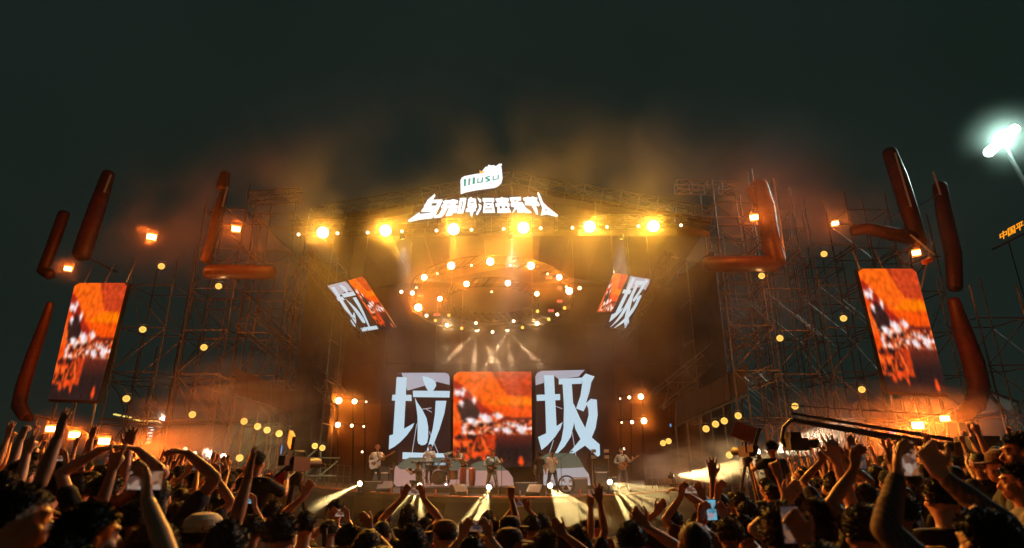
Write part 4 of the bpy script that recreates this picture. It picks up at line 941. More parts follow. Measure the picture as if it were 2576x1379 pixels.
def person_meshes(key, L, Rr, legs='stand', lean=0., sleeve=.55, female=False, long_sleeve=False):
    """body, shirt and trousers meshes of one pose; origin between the feet, facing +y, 1.72 m tall"""
    if key in BODY: return BODY[key]
    body, shirt, trou = MB(), MB(), MB(); w = .93 if female else 1.0
    if legs == 'stand': LG = [[(.085, 0, .90), (.10, .025, .49), (.105, -.02, .09)], [(.085, 0, .90), (.10, .02, .49), (.105, -.02, .09)]]
    elif legs == 'wide': LG = [[(.09, 0, .90), (.17, .05, .48), (.22, -.03, .09)], [(.09, 0, .90), (.16, .06, .48), (.20, .02, .09)]]
    elif legs == 'sit': LG = [[(.09, -.02, .90), (.17, .42, .92), (.18, .40, .46)], [(.09, -.02, .90), (.17, .42, .92), (.18, .44, .46)]]
    else: LG = [[(.09, -.05, .90), (.15, .30, .98), (.14, .05, .60)], [(.09, -.05, .90), (.15, .33, .92), (.14, .05, .58)]]
    lean_m = Matrix.Translation((0, 0, .92)) @ Matrix.Rotation(-lean, 4, 'X') @ Matrix.Translation((0, 0, -.92))
    up, ups = MB(), MB()
    loft(up, [((0, 0, .84), .145, .10), ((0, 0, .93), .168 * w, .112), ((0, .0, 1.06), .138 * w, .10), ((0, .005, 1.18), .152 * w, .108), ((0, .008, 1.30), .170 * w, .115), ((0, 0, 1.39), .155 * w, .095), ((0, -.01, 1.44), .09, .065), ((0, -.008, 1.47), .058, .056)])
    limb(up, [Vector((0, -.012, 1.40)), Vector((0, .0, 1.50)), Vector((0, .012, 1.56))], [.062, .054, .056], 12)
    # head
    up.ell((0, -.004, 1.635), (.076, .094, .092), n=20, m=12)
    up.ell((0, .030, 1.585), (.060, .066, .080), n=16, m=10)
    up.ell((0, .068, 1.532), (.030, .024, .022), n=10, m=6)                       # chin
    up.tube((0, .086, 1.628), (0, .112, 1.585), .009, .015, n=8); up.ell((0, .108, 1.582), (.017, .015, .011), n=8, m=6)   # nose
    up.ell((0, .084, 1.647), (.052, .020, .010), n=10, m=6)                       # brow
    up.ell((0, .091, 1.556), (.024, .012, .006), n=8, m=6); up.ell((0, .088, 1.546), (.021, .012, .007), n=8, m=6)      # lips
    for s in (-1, 1):
        up.ell((.078 * s, -.004, 1.606), (.012, .022, .033), n=8, m=8)             # ears
        up.ell((.030 * s, .080, 1.622), (.014, .011, .010), n=8, m=6)              # eyes
        up.ell((.040 * s, .064, 1.588), (.024, .024, .020), n=8, m=6)              # cheeks
        for spec, sd in (((L if s < 0 else Rr), s),):
            el, wr, hd, pn, mode = ARMS[spec]; sh = Vector((SH * s * w, 0, 1.40)); e = sgn(el, s); wv = sgn(wr, s)
            raise_ = max(0, min(1, (e.z - 1.4) / .25)); sh2 = sh + Vector((-.01 * s, 0, .045 * raise_))
            limb(up, [Vector((.10 * s, -.01, 1.40)), sh2], [.06, .056], 12)
            m1 = sh2.lerp(e, .45); m2 = e.lerp(wv, .35)
            limb(up, [sh2, m1, e, m2, wv], [.054, .046, .038, .040, .026], 12)
            hand(up, wv, sgn(hd, s), sgn(pn, s), mode, s)
            t = sleeve; q = sh2.lerp(e, min(1, t)); pts = [sh2, sh2.lerp(e, t * .5), q]; rr = [.068, .064, .066]
            if long_sleeve: pts = [sh2, m1, e, m2, e.lerp(wv, .9)]; rr = [.068, .058, .052, .050, .040]
            limb(ups, [Vector((.09 * s, -.005, 1.395)), sh2], [.070, .068], 12); limb(ups, pts, rr, 12)
    loft(ups, [((0, 0, .84), .172 * w, .128), ((0, 0, .94), .180 * w, .128), ((0, .0, 1.06), .160 * w, .122), ((0, .005, 1.18), .168 * w, .124), ((0, .008, 1.30), .184 * w, .128), ((0, 0, 1.39), .170 * w, .108), ((0, -.006, 1.445), .095, .074), ((0, -.005, 1.462), .072, .066)])
    for src, dst in ((up, body), (ups, shirt)): dst.add([lean_m @ Vector(v) for v in src.v], src.f)
    for s, lg in ((-1, LG[0]), (1, LG[1])):
        h, k, a = [sgn(q, s) for q in lg]
        limb(body, [h, h.lerp(k, .4), k, k.lerp(a, .35), a], [.085, .074, .052, .052, .036], 12)
        limb(trou, [h + Vector((0, 0, .0)), h.lerp(k, .4), k, k.lerp(a, .5), a + Vector((0, 0, .02))], [.100, .088, .066, .062, .058], 12)
        f = Vector((0, .17, 0)); limb(body, [a + Vector((0, -.02, -.04)), a + Vector((0, .08, -.045)), a + Vector((0, .16, -.055))], [.042, .042, .032], 10)
    loft(trou, [((0, 0, .80), .135, .108), ((0, 0, .90), .165 * w, .120), ((0, 0, .98), .160 * w, .118)])
    out = (remesh(body, 'body', VOX, M_skin, 1), remesh(shirt, 'shirt', .014, M_skin, 2, .010, len(BODY) * 7), remesh(trou, 'trousers', .018, M_skin, 2, .006))
    BODY[key] = out; return out
HAIRM = {}
def hair_mesh(kind):
    if kind in HAIRM: return HAIRM[kind]
    b = MB(); c = Vector((0, -.008, 1.640))
    sx, sy, sz = (.086, .104, .096) if kind != 'buzz' else (.080, .099, .091)
    n, m = 48, 30; vs = []; idx = {}
    for i in range(m + 1):
        p = PI * i / m - PI / 2
        for k in range(n):
            a = 2 * PI * k / n; d = Vector((math.cos(p) * math.cos(a), math.cos(p) * math.sin(a), math.sin(p)))
            nn = noise.noise(Vector((d.x * 5, d.y * 5, d.z * 3 + len(kind)))) * .035 + noise.noise(Vector((d.x * 16, d.y * 16, d.z * 5))) * (.05 if kind != 'buzz' else .012)
            if kind == 'curly': nn = abs(noise.noise(Vector(d) * 6)) * .22 + noise.noise(Vector(d) * 14) * .08 + .06
            r = 1 + nn; q = Vector((d.x * sx * r, d.y * sy * r, d.z * sz * r))
            vs.append(c + q)
    fs = []
    low = {'short': -.42, 'buzz': -.40, 'bob': -.9, 'long': -.9, 'curly': -.6, 'tail': -.42}[kind]
    for i in range(m):
        for k in range(n):
            pc = PI * (i + .5) / m - PI / 2; a = 2 * PI * (k + .5) / n; d = Vector((math.cos(pc) * math.cos(a), math.cos(pc) * math.sin(a), math.sin(pc)))
            front = d.y > .15
            if d.z < low: continue
            if d.y > .55 and d.z < .42: continue
            if d.y > .05 and d.z < .42 - (d.y < .5) * .9 * (.5 - d.y) * 1.3: continue
            fs.append((i * n + k, i * n + (k + 1) % n, (i + 1) * n + (k + 1) % n, (i + 1) * n + k))
    used = sorted({j for f in fs for j in f}); re = {j: q for q, j in enumerate(used)}
    b.add([vs[j] for j in used], [tuple(re[j] for j in f) for f in fs])
    if kind in ('long', 'bob'):
        zb = 1.40 if kind == 'long' else 1.50
        loft(b, [((0, -.035, zb), .085, .050), ((0, -.045, zb + .03), .095, .058), ((0, -.035, 1.56), .090, .068), ((0, -.025, 1.64), .084, .075)], 18)
    if kind == 'tail':
        b.ell((0, -.115, 1.665), (.032, .03, .03), n=10, m=8); b.path([(0, -.12, 1.66), (0, -.16, 1.62), (0, -.155, 1.53), (0, -.135, 1.44)], [.02, .03, .026, .008], 8)
    # tufts: short tapered strands standing off the scalp
    rh = random.Random(len(kind) * 7); b0 = list(b.f); V0 = b.v; nt = {'buzz': 500, 'curly': 2200}.get(kind, 1700)
    for _ in range(nt):
        f = b0[rh.randrange(len(b0))]; p = sum((Vector(V0[j]) for j in f), Vector()) / len(f); p += (Vector(V0[f[0]]) - p) * rh.random()
        o = (p - c); o.z *= .7 if p.z > 1.56 else .1
        if o.length < 1e-4: continue
        o.normalize(); fl = Vector((o.x * .3 + rh.gauss(0, .25), -.5 + rh.gauss(0, .3), -.55 + rh.gauss(0, .25)))
        if kind == 'curly': fl = Vector((rh.gauss(0, 1), rh.gauss(0, 1), rh.gauss(0, 1)))
        if kind == 'short': fl = Vector((o.x * .4 + rh.gauss(0, .3), .25 + rh.gauss(0, .4), -.15 + rh.gauss(0, .4)))
        L_ = rh.uniform(.010, .026) * (.35 if kind == 'buzz' else 1.); d = (o * rh.uniform(.12, .42) + fl * .8).normalized(); w = d.cross(o).normalized() * rh.uniform(.002, .0045)
        tip = p + d * L_; mid = p + (d + o * .3) * L_ * .55
        q = len(b.v); b.v += [tuple(p - w), tuple(p + w), tuple(mid + w * .8), tuple(mid - w * .8), tuple(tip)]; b.f += [(q, q + 1, q + 2, q + 3), (q + 3, q + 2, q + 4)]; b.m += [0, 0]
    me = b.mesh('hair'); me.materials.append(M_hair); me.polygons.foreach_set('use_smooth', [True] * len(me.polygons)); HAIRM[kind] = me
    return me
CAPM = []
def cap_mesh():
    if not CAPM:
        b = MB(); b.lathe([(.092, 0), (.094, .03), (.086, .065), (.06, .09), (.02, .10)], Matrix.Translation((0, -.006, 1.655)) @ Matrix.Diagonal((.98, 1.14, 1, 1)), n=22)
        vs = []; n = 10
        for k in range(n + 1):
            a = R(25 + 130 * k / n); vs += [(.088 * math.cos(a), -.006 + .103 * math.sin(a), 1.663), (.085 * math.cos(a), .07 + .125 * math.sin(a), 1.650), (.085 * math.cos(a), .07 + .125 * math.sin(a), 1.645), (.088 * math.cos(a), -.006 + .103 * math.sin(a), 1.657)]
        b.add(vs, [(4 * k + j, 4 * k + 4 + j, 4 * k + 4 + (j + 1) % 4, 4 * k + (j + 1) % 4) for k in range(n) for j in range(4)])
        me = b.mesh('cap'); CAPM.append(me)
    return CAPM[0]
CLOTH = {'black': mat('black_cotton', (.014, .014, .016), .9, nscale=8), 'navy': mat('navy_cotton', (.015, .02, .045), .9, nscale=8), 'white': mat('white_cotton', (.62, .60, .56), .9, nscale=8, namt=.1),
         'grey': mat('grey_cotton', (.14, .14, .15), .9, nscale=8), 'red': mat('red_cotton', (.42, .03, .02), .85, nscale=8), 'cream': mat('cream_cotton', (.58, .50, .36), .9, nscale=8, namt=.12), 'green': mat('dark_green_cotton', (.03, .06, .04), .9, nscale=8),
         'brown': mat('brown_cotton', (.12, .06, .035), .9, nscale=8), 'denim': mat('pale_denim', (.30, .46, .50), .85, nscale=7, namt=.5), 'jeans': mat('dark_jeans', (.03, .04, .06), .85, nscale=10)}
def striped(name, c1, c2, sc):
    m = mat(name, c1, .9); n = m.node_tree.nodes; L = m.node_tree.links; t = n.new('ShaderNodeTexCoord'); w = n.new('ShaderNodeTexWave'); w.inputs['Scale'].default_value = sc; w.bands_direction = 'X'
    r = n.new('ShaderNodeValToRGB'); r.color_ramp.interpolation = 'CONSTANT'; r.color_ramp.elements[0].color = (*c1, 1); r.color_ramp.elements[1].color = (*c2, 1); r.color_ramp.elements[1].position = .5
    L.new(t.outputs['Object'], w.inputs['Vector']); L.new(w.outputs['Fac'], r.inputs['Fac']); L.new(r.outputs['Color'], n['Principled BSDF'].inputs['Base Color']); return m
CLOTH['striped'] = striped('striped_shirt', (.60, .58, .5), (.08, .07, .06), 9); CLOTH['plaid'] = striped('plaid_shirt', (.16, .11, .09), (.10, .07, .065), 14)
def slot(o, m):
    o.material_slots[0].link = 'OBJECT'; o.material_slots[0].material = m
def person(label, pos, yaw, L='down', Rr='down', hair='short', shirt='black', scale=1., group=None, cap=None, skin=None, hairm=None, trousers='jeans', legs='stand', lean=0., long_sleeve=False, sleeve=.55, tilt=None, cat='person'):
    key = (L, Rr, legs, lean, sleeve, long_sleeve); B, Sh, T = person_meshes(key, L, Rr, legs, lean, sleeve, False, long_sleeve)
    t = thing('person', label, cat, pos, yaw, group); t.scale = (scale,) * 3
    if tilt: t.rotation_euler = (tilt[0], tilt[1], yaw)
    for me, nm, m in ((B, 'body', skin or M_skin), (Sh, 'shirt', CLOTH[shirt]), (T, 'trousers', CLOTH[trousers])):
        o = link(nm, me, t); slot(o, m)
    lm = Matrix.Translation((0, 0, .92)) @ Matrix.Rotation(-lean, 4, 'X') @ Matrix.Translation((0, 0, -.92))
    if hair != 'bald':
        o = link('hair', hair_mesh(hair), t); slot(o, hairm or M_hair); o.matrix_local = lm
    if cap:
        o = link('cap', cap_mesh(), t)
        if not o.data.materials: o.data.materials.append(CLOTH[cap])
        slot(o, CLOTH[cap]); o.matrix_local = lm
    return t
def world_of(t, p):
    return Matrix.Translation(t.location) @ t.rotation_euler.to_matrix().to_4x4() @ Matrix.Diagonal((*t.scale, 1)) @ Vector(p)
M_glass = mat('phone_body', (.015, .015, .018), .15)
PH = {}
def phone_screen_mat(k):
    m = bpy.data.materials.new('phone_screen'); m.use_nodes = True; n = m.node_tree.nodes; L = m.node_tree.links; n.remove(n['Principled BSDF'])
    e = n.new('ShaderNodeEmission'); t = n.new('ShaderNodeTexCoord'); z = n.new('ShaderNodeTexVoronoi'); z.inputs['Scale'].default_value = 30; r = n.new('ShaderNodeValToRGB')
    cs = [((.02, .02, .03), (.25, .09, .03), (.5, .45, .4)), ((.03, .10, .14), (.12, .45, .60), (.6, .12, .05)), ((.015, .015, .02), (.06, .04, .04), (.35, .15, .06))][k]
    r.color_ramp.elements[0].color = (*cs[0], 1); r.color_ramp.elements[1].color = (*cs[2], 1); q = r.color_ramp.elements.new(.5); q.color = (*cs[1], 1)
    L.new(t.outputs['Object'], z.inputs['Vector']); L.new(z.outputs['Color'], r.inputs['Fac']); L.new(r.outputs['Color'], e.inputs['Color']); e.inputs['Strength'].default_value = .9
    L.new(e.outputs[0], n['Material Output'].inputs['Surface']); return m
def phone(label, p, yaw, land=True, k=0, on=True):
    w, h = (.155, .076) if land else (.076, .155)
    if not PH:
        PH['m'] = [phone_screen_mat(i) for i in range(3)]
    t = thing('phone', label, 'phone', p, yaw, 'phones held up by the crowd')
    kk = (land, k)
    if kk not in PH:
        a = MB().box((0, 0, 0), (w, .009, h)).mesh('case'); a.materials.append(M_glass); s = MB().box((0, -.0055, 0), (w * .94, .002, h * .92)).mesh('screen'); s.materials.append(PH['m'][k]); PH[kk] = (a, s)
    link('case', PH[kk][0], t); link('screen', PH[kk][1], t); return t
# ------------------------------------------------------------------ band and gear on stage
M_white = mat('white_lacquer', (.72, .70, .66), .25); M_wood = mat('brown_sunburst', (.30, .12, .04), .3); M_teal = mat('teal_drumhead', (.30, .52, .50), .4, nscale=3); M_chrome = mat('chrome', (.7, .7, .7), .15, 1.)
M_brass = mat('cymbal_brass', (.75, .52, .2), .25, .9); M_amp = mat('amp_tolex', (.03, .03, .03), .8, nscale=8, bump=.2); M_grille = mat('amp_grille', (.09, .085, .08), .7, nscale=30)
def sx(u, Y, z=1.6):
    return PY(u, 1200, Y).x
def guitar(lab, who, m, big=1.):
    t = thing('electric_guitar', lab, 'guitar', world_of(who, (.03, .215, 1.03)), who.rotation_euler[2], 'guitars played by the band')
    A = Matrix.Rotation(R(28), 4, 'Y'); g = big
    out = [(-.04, .13), (.06, .17), (.13, .14), (.15, .05), (.19, -.02), (.17, -.13), (.08, -.17), (-.03, -.15), (-.10, -.10), (-.16, -.14), (-.23, -.12), (-.20, -.05), (-.12, 0), (-.20, .06), (-.22, .12), (-.15, .14), (-.10, .10)]
    T = lambda x, y, z: A @ Vector((x * g, y, z * g))
    MB().prism([T(x, -.022, z) for x, z in out], (0, .044, 0)).build('body', m, t)
    b = MB(); b.prism([T(-.12, .02, .026), T(-.70, .02, .020), T(-.70, .02, -.020), T(-.12, .02, -.026)], (0, .022, 0)); b.build('neck', M_wood, t)
    MB().prism([T(-.70, .02, .022), T(-.74, .02, .045), T(-.86, .02, .035), T(-.87, .02, -.01), T(-.70, .02, -.03)], (0, .016, 0)).build('headstock', m if big < 1.1 else M_wood, t)
    b = MB(); b.box(T(.02, .026, 0), (.06, .02, .09), A); b.box(T(-.06, .026, 0), (.03, .02, .09), A); b.build('pickup', M_black, t)
    MB().path([T(.15, 0, 0), Vector((.20, -.12, .30)), Vector((.06, -.22, .42)), Vector((-.12, -.05, .40)), T(-.2, 0, .06)], .014, 6).build('strap', M_black, t)
    return t
def mic_stand(lab, x, y, h=1.5, boom=True, rz=0):
    t = thing('microphone_stand', lab, 'microphone stand', (x, y, deck_z(x) + .004), rz, 'microphone stands on the stage')
    b = MB()
    for k in range(3): a = 2 * PI * k / 3; b.tube((0, 0, .10), (.28 * math.cos(a), .28 * math.sin(a), .012), .010)
    b.build('base', M_black, t); MB().tube((0, 0, .08), (0, 0, h - .15), .011).build('pole', M_black, t)
    MB().tube((.25, 0, h - .28), (-.42, 0, h + .06), .009).build('boom', M_black, t)
    MB().tube((-.42, 0, h + .06), (-.52, 0, h + .10), .018, .026, n=8).build('microphone', M_chrome, t)
    return t
def stage_pos(u, Y, dz=.004): x = sx(u, Y); return Vector((x, Y, deck_z(x) + dz))
bass = person('bassist with bleached hair in a loose cream shirt at the left of the band', stage_pos(945, 25.6), R(180 - 8), 'fret', 'strum', 'short', 'cream', 1.04, 'band on the stage', hairm=M_hairb, trousers='black', legs='wide')
guitar('white bass guitar held by the bassist in cream', bass, M_white, 1.15)
keys = person('musician in a black waistcoat over white sleeves behind the teal drum', stage_pos(1079, 28.0, .26), R(176), 'stick', 'stick', 'short', 'white', 1.0, 'band on the stage', trousers='black')
drummer = person('drummer with short hair in brown seated behind the cymbals', Vector(stage_pos(1121, 28.9, .26)) - Vector((0, 0, .34)), R(180), 'stick', 'stick', 'short', 'brown', 1.0, 'band on the stage', legs='sit')
redcap = person('person in a red cap and yellow lit shirt bending over right of the drums', stage_pos(1166, 28.2, .26), R(130), 'cam', 'front', 'short', 'cream', 1.0, 'band on the stage', lean=.55, cap='red')
front = person('guitarist in pale denim singing at centre stage front', stage_pos(1238, 24.6), R(178), 'fret', 'strum', 'buzz', 'denim', 1.0, 'band on the stage', trousers='denim', legs='wide', long_sleeve=True)
guitar('dark electric guitar held by the denim guitarist', front, M_amp)
singer = person('singer in a tan shirt holding a microphone to the mouth on the right', stage_pos(1390, 26.4), R(165), 'mic', 'down', 'short', 'cream', 1.0, 'band on the stage', trousers='black', legs='wide')
crew = person('dark clad crew member standing with back turned beside the singer', stage_pos(1358, 28.6), R(0), 'down', 'down', 'short', 'black', .98, 'band on the stage', trousers='black')
strat = person('guitarist with a dark fringe in a striped shirt at the right of the band', stage_pos(1566, 27.2, .0), R(186), 'fret', 'strum', 'bob', 'striped', 1.02, 'band on the stage', trousers='grey', legs='wide', long_sleeve=True)
guitar('sunburst electric guitar held by the striped shirt guitarist', strat, M_wood)
photog = person('photographer crouching at the stage edge left of centre, seen as a dark shape', stage_pos(1056, 24.4) - Vector((0, 0, .50)), R(70), 'cam', 'cam', 'tail', 'black', 1.0, 'band on the stage', legs='crouch', trousers='black', lean=.12)
cam_t = thing('photo_camera', 'small black camera held by the crouching photographer', 'camera', world_of(photog, (0, .42, 1.42)), R(70)); MB().box((0, 0, 0), (.14, .07, .10)).build('body', M_black, cam_t); MB().tube((0, .03, 0), (0, .14, 0), .04, n=12).build('lens', M_black, cam_t)
mic_stand('microphone stand left of the bassist', sx(925, 25.3), 25.2, 1.62, rz=R(200)); mic_stand('microphone stand right of the denim guitarist', sx(1262, 24.4), 24.4, 1.66, rz=R(10)); mic_stand('microphone stand with long boom right of the singer', sx(1412, 26.2), 26.2, 1.60, rz=R(180)); mic_stand('microphone stand left of the striped shirt guitarist', sx(1545, 26.9), 26.8, 1.66, rz=R(180))
mc = thing('microphone', 'handheld microphone at the mouth of the singer', 'microphone', world_of(singer, (-.05, .19, 1.44)), R(165)); MB().tube((0, 0, 0), (.0, -.03, .12), .014, .02, n=8).build('handle', M_black, mc); MB().ell((0, -.035, .145), (.028, .028, .03), n=10).build('grille', M_chrome, mc)
# drum kit
dk = thing('drum_kit', 'drum kit with a teal bass drum and many cymbals on the riser', 'drum kit', stage_pos(1108, 28.3, .26)); 
def drum(nm, c, r, h, ax, m1, m2):
    q = Vector(ax).to_track_quat('Z', 'Y').to_matrix().to_4x4(); M = Matrix.Translation(c) @ q
    o = MB().lathe([(r, -h / 2), (r, h / 2)], M, n=20).build(nm, m1, dk, False); MB().lathe([(r * .97, h / 2 + .002), (r * .97, h / 2 + .008)], M, n=20).build('drumhead', m2, o)
    MB().lathe([(r * 1.03, h / 2 - .02), (r * 1.03, h / 2 + .012), (r * .98, h / 2 + .012)], M, n=20).build('hoop', M_chrome, o)
drum('bass_drum', (-.05, -.2, .32), .31, .4, (0, -1, .05), M_amp, M_teal); drum('tom', (-.28, -.12, .80), .15, .2, (0, -.4, 1), M_wood, M_white); drum('tom', (.12, -.12, .80), .16, .22, (0, -.4, 1), M_wood, M_white)
drum('snare', (-.48, .2, .66), .17, .14, (0, -.1, 1), M_chrome, M_white); drum('floor_tom', (.55, .15, .45), .22, .4, (0, -.05, 1), M_wood, M_white)
for k, (x, y, z, r) in enumerate(((-.75, .1, 1.15, .20), (-.45, -.25, 1.35, .24), (.35, -.28, 1.38, .24), (.80, .0, 1.22, .27), (-.95, -.2, 1.0, .18), (1.05, -.2, 1.1, .2))):
    M = Matrix.Translation((x, y, z)) @ Matrix.Rotation(R(18 if k % 2 else -14), 4, 'Y') @ Matrix.Rotation(R(16), 4, 'X')
    c_ = MB().lathe([(r, 0), (r * .3, .018), (.05, .03), (.01, .032)], M, n=22).build('cymbal', M_brass, dk)
    b = MB(); b.tube((x, y, z), (x, y, .3), .012)
    for j in range(3): a = 2 * PI * j / 3; b.tube((x, y, .32), (x + .25 * math.cos(a), y + .25 * math.sin(a), .01), .010)
    b.build('cymbal_stand', M_chrome, c_)
st = thing('drum_stool', 'round black stool under the drummer', 'stool', stage_pos(1121, 28.95, .26)); MB().lathe([(.17, .42), (.18, .50), (.1, .52)], n=16).build('seat', M_amp, st); MB().tube((0, 0, .02), (0, 0, .42), .03).tube((-.2, 0, .01), (.2, 0, .01), .02).build('base', M_chrome, st)
pc = thing('keyboard', 'small keyboard on a stand in front of the musician in white sleeves', 'keyboard', stage_pos(1062, 27.4, .26), R(20)); MB().box((0, 0, .95), (.95, .32, .09)).build('case', M_amp, pc)
for s in (-1, 1): MB().tube((-.35 * s, 0, .0), (.35 * s, 0, .90), .018).build('leg', M_chrome, pc)
MB().box((0, -.10, 1.0), (.88, .12, .012)).build('keys', M_white, pc)
ct = thing('conga_pair', 'two reddish conga drums right of the drum kit', 'congas', stage_pos(1176, 27.5, .26))
for x in (-.2, .2): o = MB().lathe([(.11, 0), (.16, .3), (.15, .7), (.135, .78)], Matrix.Translation((x, 0, 0)), n=16).build('shell', mat('red_shell', (.35, .06, .03), .3), ct, True); MB().lathe([(.13, .782), (.13, .79)], Matrix.Translation((x, 0, 0)), n=16).build('drumhead', M_white, o)
def amp(lab, u, Y, w, h, rz=0, top=True, nm='guitar_amplifier'):
    t = thing(nm, lab, 'amplifier', stage_pos(u, Y), R(rz), 'amplifiers and cabinets on the stage')
    MB().box((0, 0, h / 2), (w, .36, h)).build('cabinet', M_amp, t); MB().box((0, -.185, h * .46), (w * .9, .012, h * .8)).build('grille', M_grille, t); MB().box((0, -.185, h * .93), (w * .9, .012, h * .07)).build('control_panel', M_white, t)
    b = MB()
    for sx_ in (-1, 1):
        for z in (.03, h - .03): b.box((sx_ * (w / 2), -.17, z), (.05, .05, .06))
    b.build('corner', M_chrome, t)
    if top: MB().box((0, 0, h + .12), (w * .95, .28, .22)).build('amp_head', M_amp, t)
amp('black amplifier right behind the bassist', 958, 26.6, .75, .75); amp('tall amplifier stack left of the left dome picture', 974, 29.8, .6, .9); amp('wide dark amplifier in front of the middle dome picture', 1323, 26.0, .95, .5, top=False)
amp('amplifier beside the round fan right of the singer', 1458, 26.5, .62, .62, top=False); amp('amplifier rack left of the striped shirt guitarist', 1512, 27.4, .55, .85); amp('low amplifier behind the striped shirt guitarist', 1532, 28.4, .7, .6, top=False); amp('black case in front of the bassist', 940, 24.8, .8, .42, top=False)
def wedge(lab, u, Y, rz):
    t = thing('floor_monitor', lab, 'speaker', stage_pos(u, Y), R(rz), 'wedge floor monitors'); w = .62
    MB().prism([(-w / 2, -.05, 0), (-w / 2, .42, 0), (-w / 2, .42, .12), (-w / 2, .12, .42), (-w / 2, -.05, .36)], (w, 0, 0)).build('cabinet', M_amp, t)
    MB().prism([(-w * .45, .13, .425), (w * .45, .13, .425), (w * .45, .41, .145), (-w * .45, .41, .145)], (0, .012, .012)).build('grille', M_grille, t)
wedge('wedge floor monitor left of the denim guitarist', 1150, 24.5, 215); wedge('wedge floor monitor with orange lit face in front of the singer', 1352, 24.5, 150); wedge('wedge floor monitor in front of the bassist', 970, 24.9, 190); wedge('wedge floor monitor in front of the striped shirt guitarist', 1600, 25.8, 175)
fn = thing('stage_fan', 'round black drum shaped fan with white blades beside the singer', 'fan', stage_pos(1425, 26.0)); MB().path([(.33 * math.cos(2 * PI * k / 20), 0, .38 + .33 * math.sin(2 * PI * k / 20)) for k in range(20)], .035, 6, closed=True).build('rim', M_black, fn)
for k in range(4): a = PI / 2 * k + .4; MB().prism([(.04 * math.cos(a), 0, .38 + .04 * math.sin(a)), (.28 * math.cos(a), .02, .38 + .28 * math.sin(a)), (.26 * math.cos(a + .6), .05, .38 + .26 * math.sin(a + .6))], (0, .01, 0)).build('blade', M_white, fn)
MB().box((0, 0, .02), (.5, .3, .04)).build('base', M_black, fn)
pf = thing('keyboard_rack', 'white cornered equipment rack left of the striped shirt guitarist', 'rack', stage_pos(1512, 28.9)); 
for x in (-.38, .38): MB().tube((x, 0, 0), (x, 0, 1.75), .02).build('upright', M_chrome, pf)
for x in (-.3, .3):
    for z in (1.45, 1.72): MB().box((x, -.02, z), (.2, .2, .14)).build('module', M_white, pf)
MB().box((0, 0, 1.35), (.9, .35, .03)).build('shelf', M_amp, pf)
for k, (u, Y) in enumerate(((985, 24.3), (1176, 24.2), (1098, 24.1), (1650, 25.4), (1458, 24.6), (1308, 24.4))):
    t = thing('water_bottle', ['small bottle on the stage edge left of the photographer', 'small bottle on the stage edge near the wedge monitor', 'pale bottle on the stage edge right of the photographer', 'small bottle on the stage edge at far right', 'small bottle on the stage edge near the fan', 'small bottle on the stage edge right of the denim guitarist'][k], 'bottle', stage_pos(u, Y), 0, 'bottles on the stage edge')
    MB().lathe([(.035, 0), (.035, .16), (.014, .20), (.014, .23)], n=10).build('bottle', M_orange if k % 2 == 0 else M_white, t, True)
def handrail(lab, u0, u1, Y):
    t = thing('guard_rail', lab, 'railing', stage_pos(u0, Y)); o = Vector(t.location); n = 5
    for k in range(n + 1): p = stage_pos(u0 + (u1 - u0) * k / n, Y) - o; pole(p, p + Vector((0, 0, .9)), .02, t, 'post', M_scaf)
    for h in (.45, .9): pole(Vector((0, 0, h)), stage_pos(u1, Y) - o + Vector((0, 0, h)), .018, t, 'rail', M_scaf)
handrail('low railing at the right end of the stage', 1625, 1700, 27.4); handrail('low railing at the left end of the stage', 800, 880, 26.6)
# scaffold pyramid left of the bassist, blue light put into its colour
M_blue = mat('blue_lit_steel', (.16, .26, .33), .4, .5)
t = thing('steel_frame', 'blue lit steel frame with crossed braces left of the bassist', 'frame', PY(795, 1205, 25.4)); o = Vector(t.location)
for a, b_ in (((805, 1205), (808, 1120)), ((770, 1195), (770, 1150)), ((770, 1193), (806, 1160)), ((770, 1197), (845, 1197)), ((806, 1196), (850, 1160)), ((765, 1152), (855, 1152)), ((775, 1150), (803, 1125)), ((720, 1165), (768, 1160))):
    pole(PY(*a, 25.4) - o, PY(*b_, 25.4) - o, .035, t, 'brace', M_blue)

# ------------------------------------------------------------------ camera operators, crane
M_body = mat('camera_plastic', (.015, .015, .016), .5)
def platform(lab, x, y, z, w, d_):
    g = ground_z(x, y) - .15; t = thing('camera_platform', lab, 'platform', (x, y, g)); h = z - g
    MB().box((0, 0, h - .03), (w, d_, .06)).build('deck', M_deck, t)
    for a in (-1, 1):
        for b_ in (-1, 1): pole(Vector((a * w * .46, b_ * d_ * .46, 0)), Vector((a * w * .46, b_ * d_ * .46, h - .06)), .03, t, 'leg', M_steel)
def tv_camera(lab, p, rz, hood=None):
    t = thing('television_camera', lab, 'camera', p, rz); t.scale = (.72,) * 3
    MB().box((0, 0, .13), (.17, .42, .24)).build('body', M_body, t); MB().tube((0, .2, .14), (0, .52, .14), .075, .095, n=14).build('lens', M_body, t)
    MB().box((-.02, -.30, .18), (.14, .18, .16)).build('viewfinder', M_body, t); MB().path([(0, .15, .27), (0, .12, .34), (0, -.12, .34), (0, -.15, .27)], .016, 6).build('handle', M_body, t)
    MB().tube((.08, -.15, 0), (.25, -.55, -.12), .012).build('pan_bar', M_body, t)
    return t
def tripod(lab, p, h):
    t = thing('tripod', lab, 'tripod', (p.x, p.y, p.z - h)); MB().lathe([(.08, h - .16), (.09, h - .02), (.06, h)], n=12).build('fluid_head', M_body, t)
    for k in range(3):
        a = 2 * PI * k / 3 + .5; b = MB(); q = Vector((.50 * math.cos(a), .50 * math.sin(a), 0)); b.tube((q.x * .1, q.y * .1, h - .14), q * .55 + Vector((0, 0, (h - .14) * .45)), .028); b.tube(q * .5 + Vector((0, 0, (h - .14) * .5)), q, .018); b.build('leg', M_body, t)
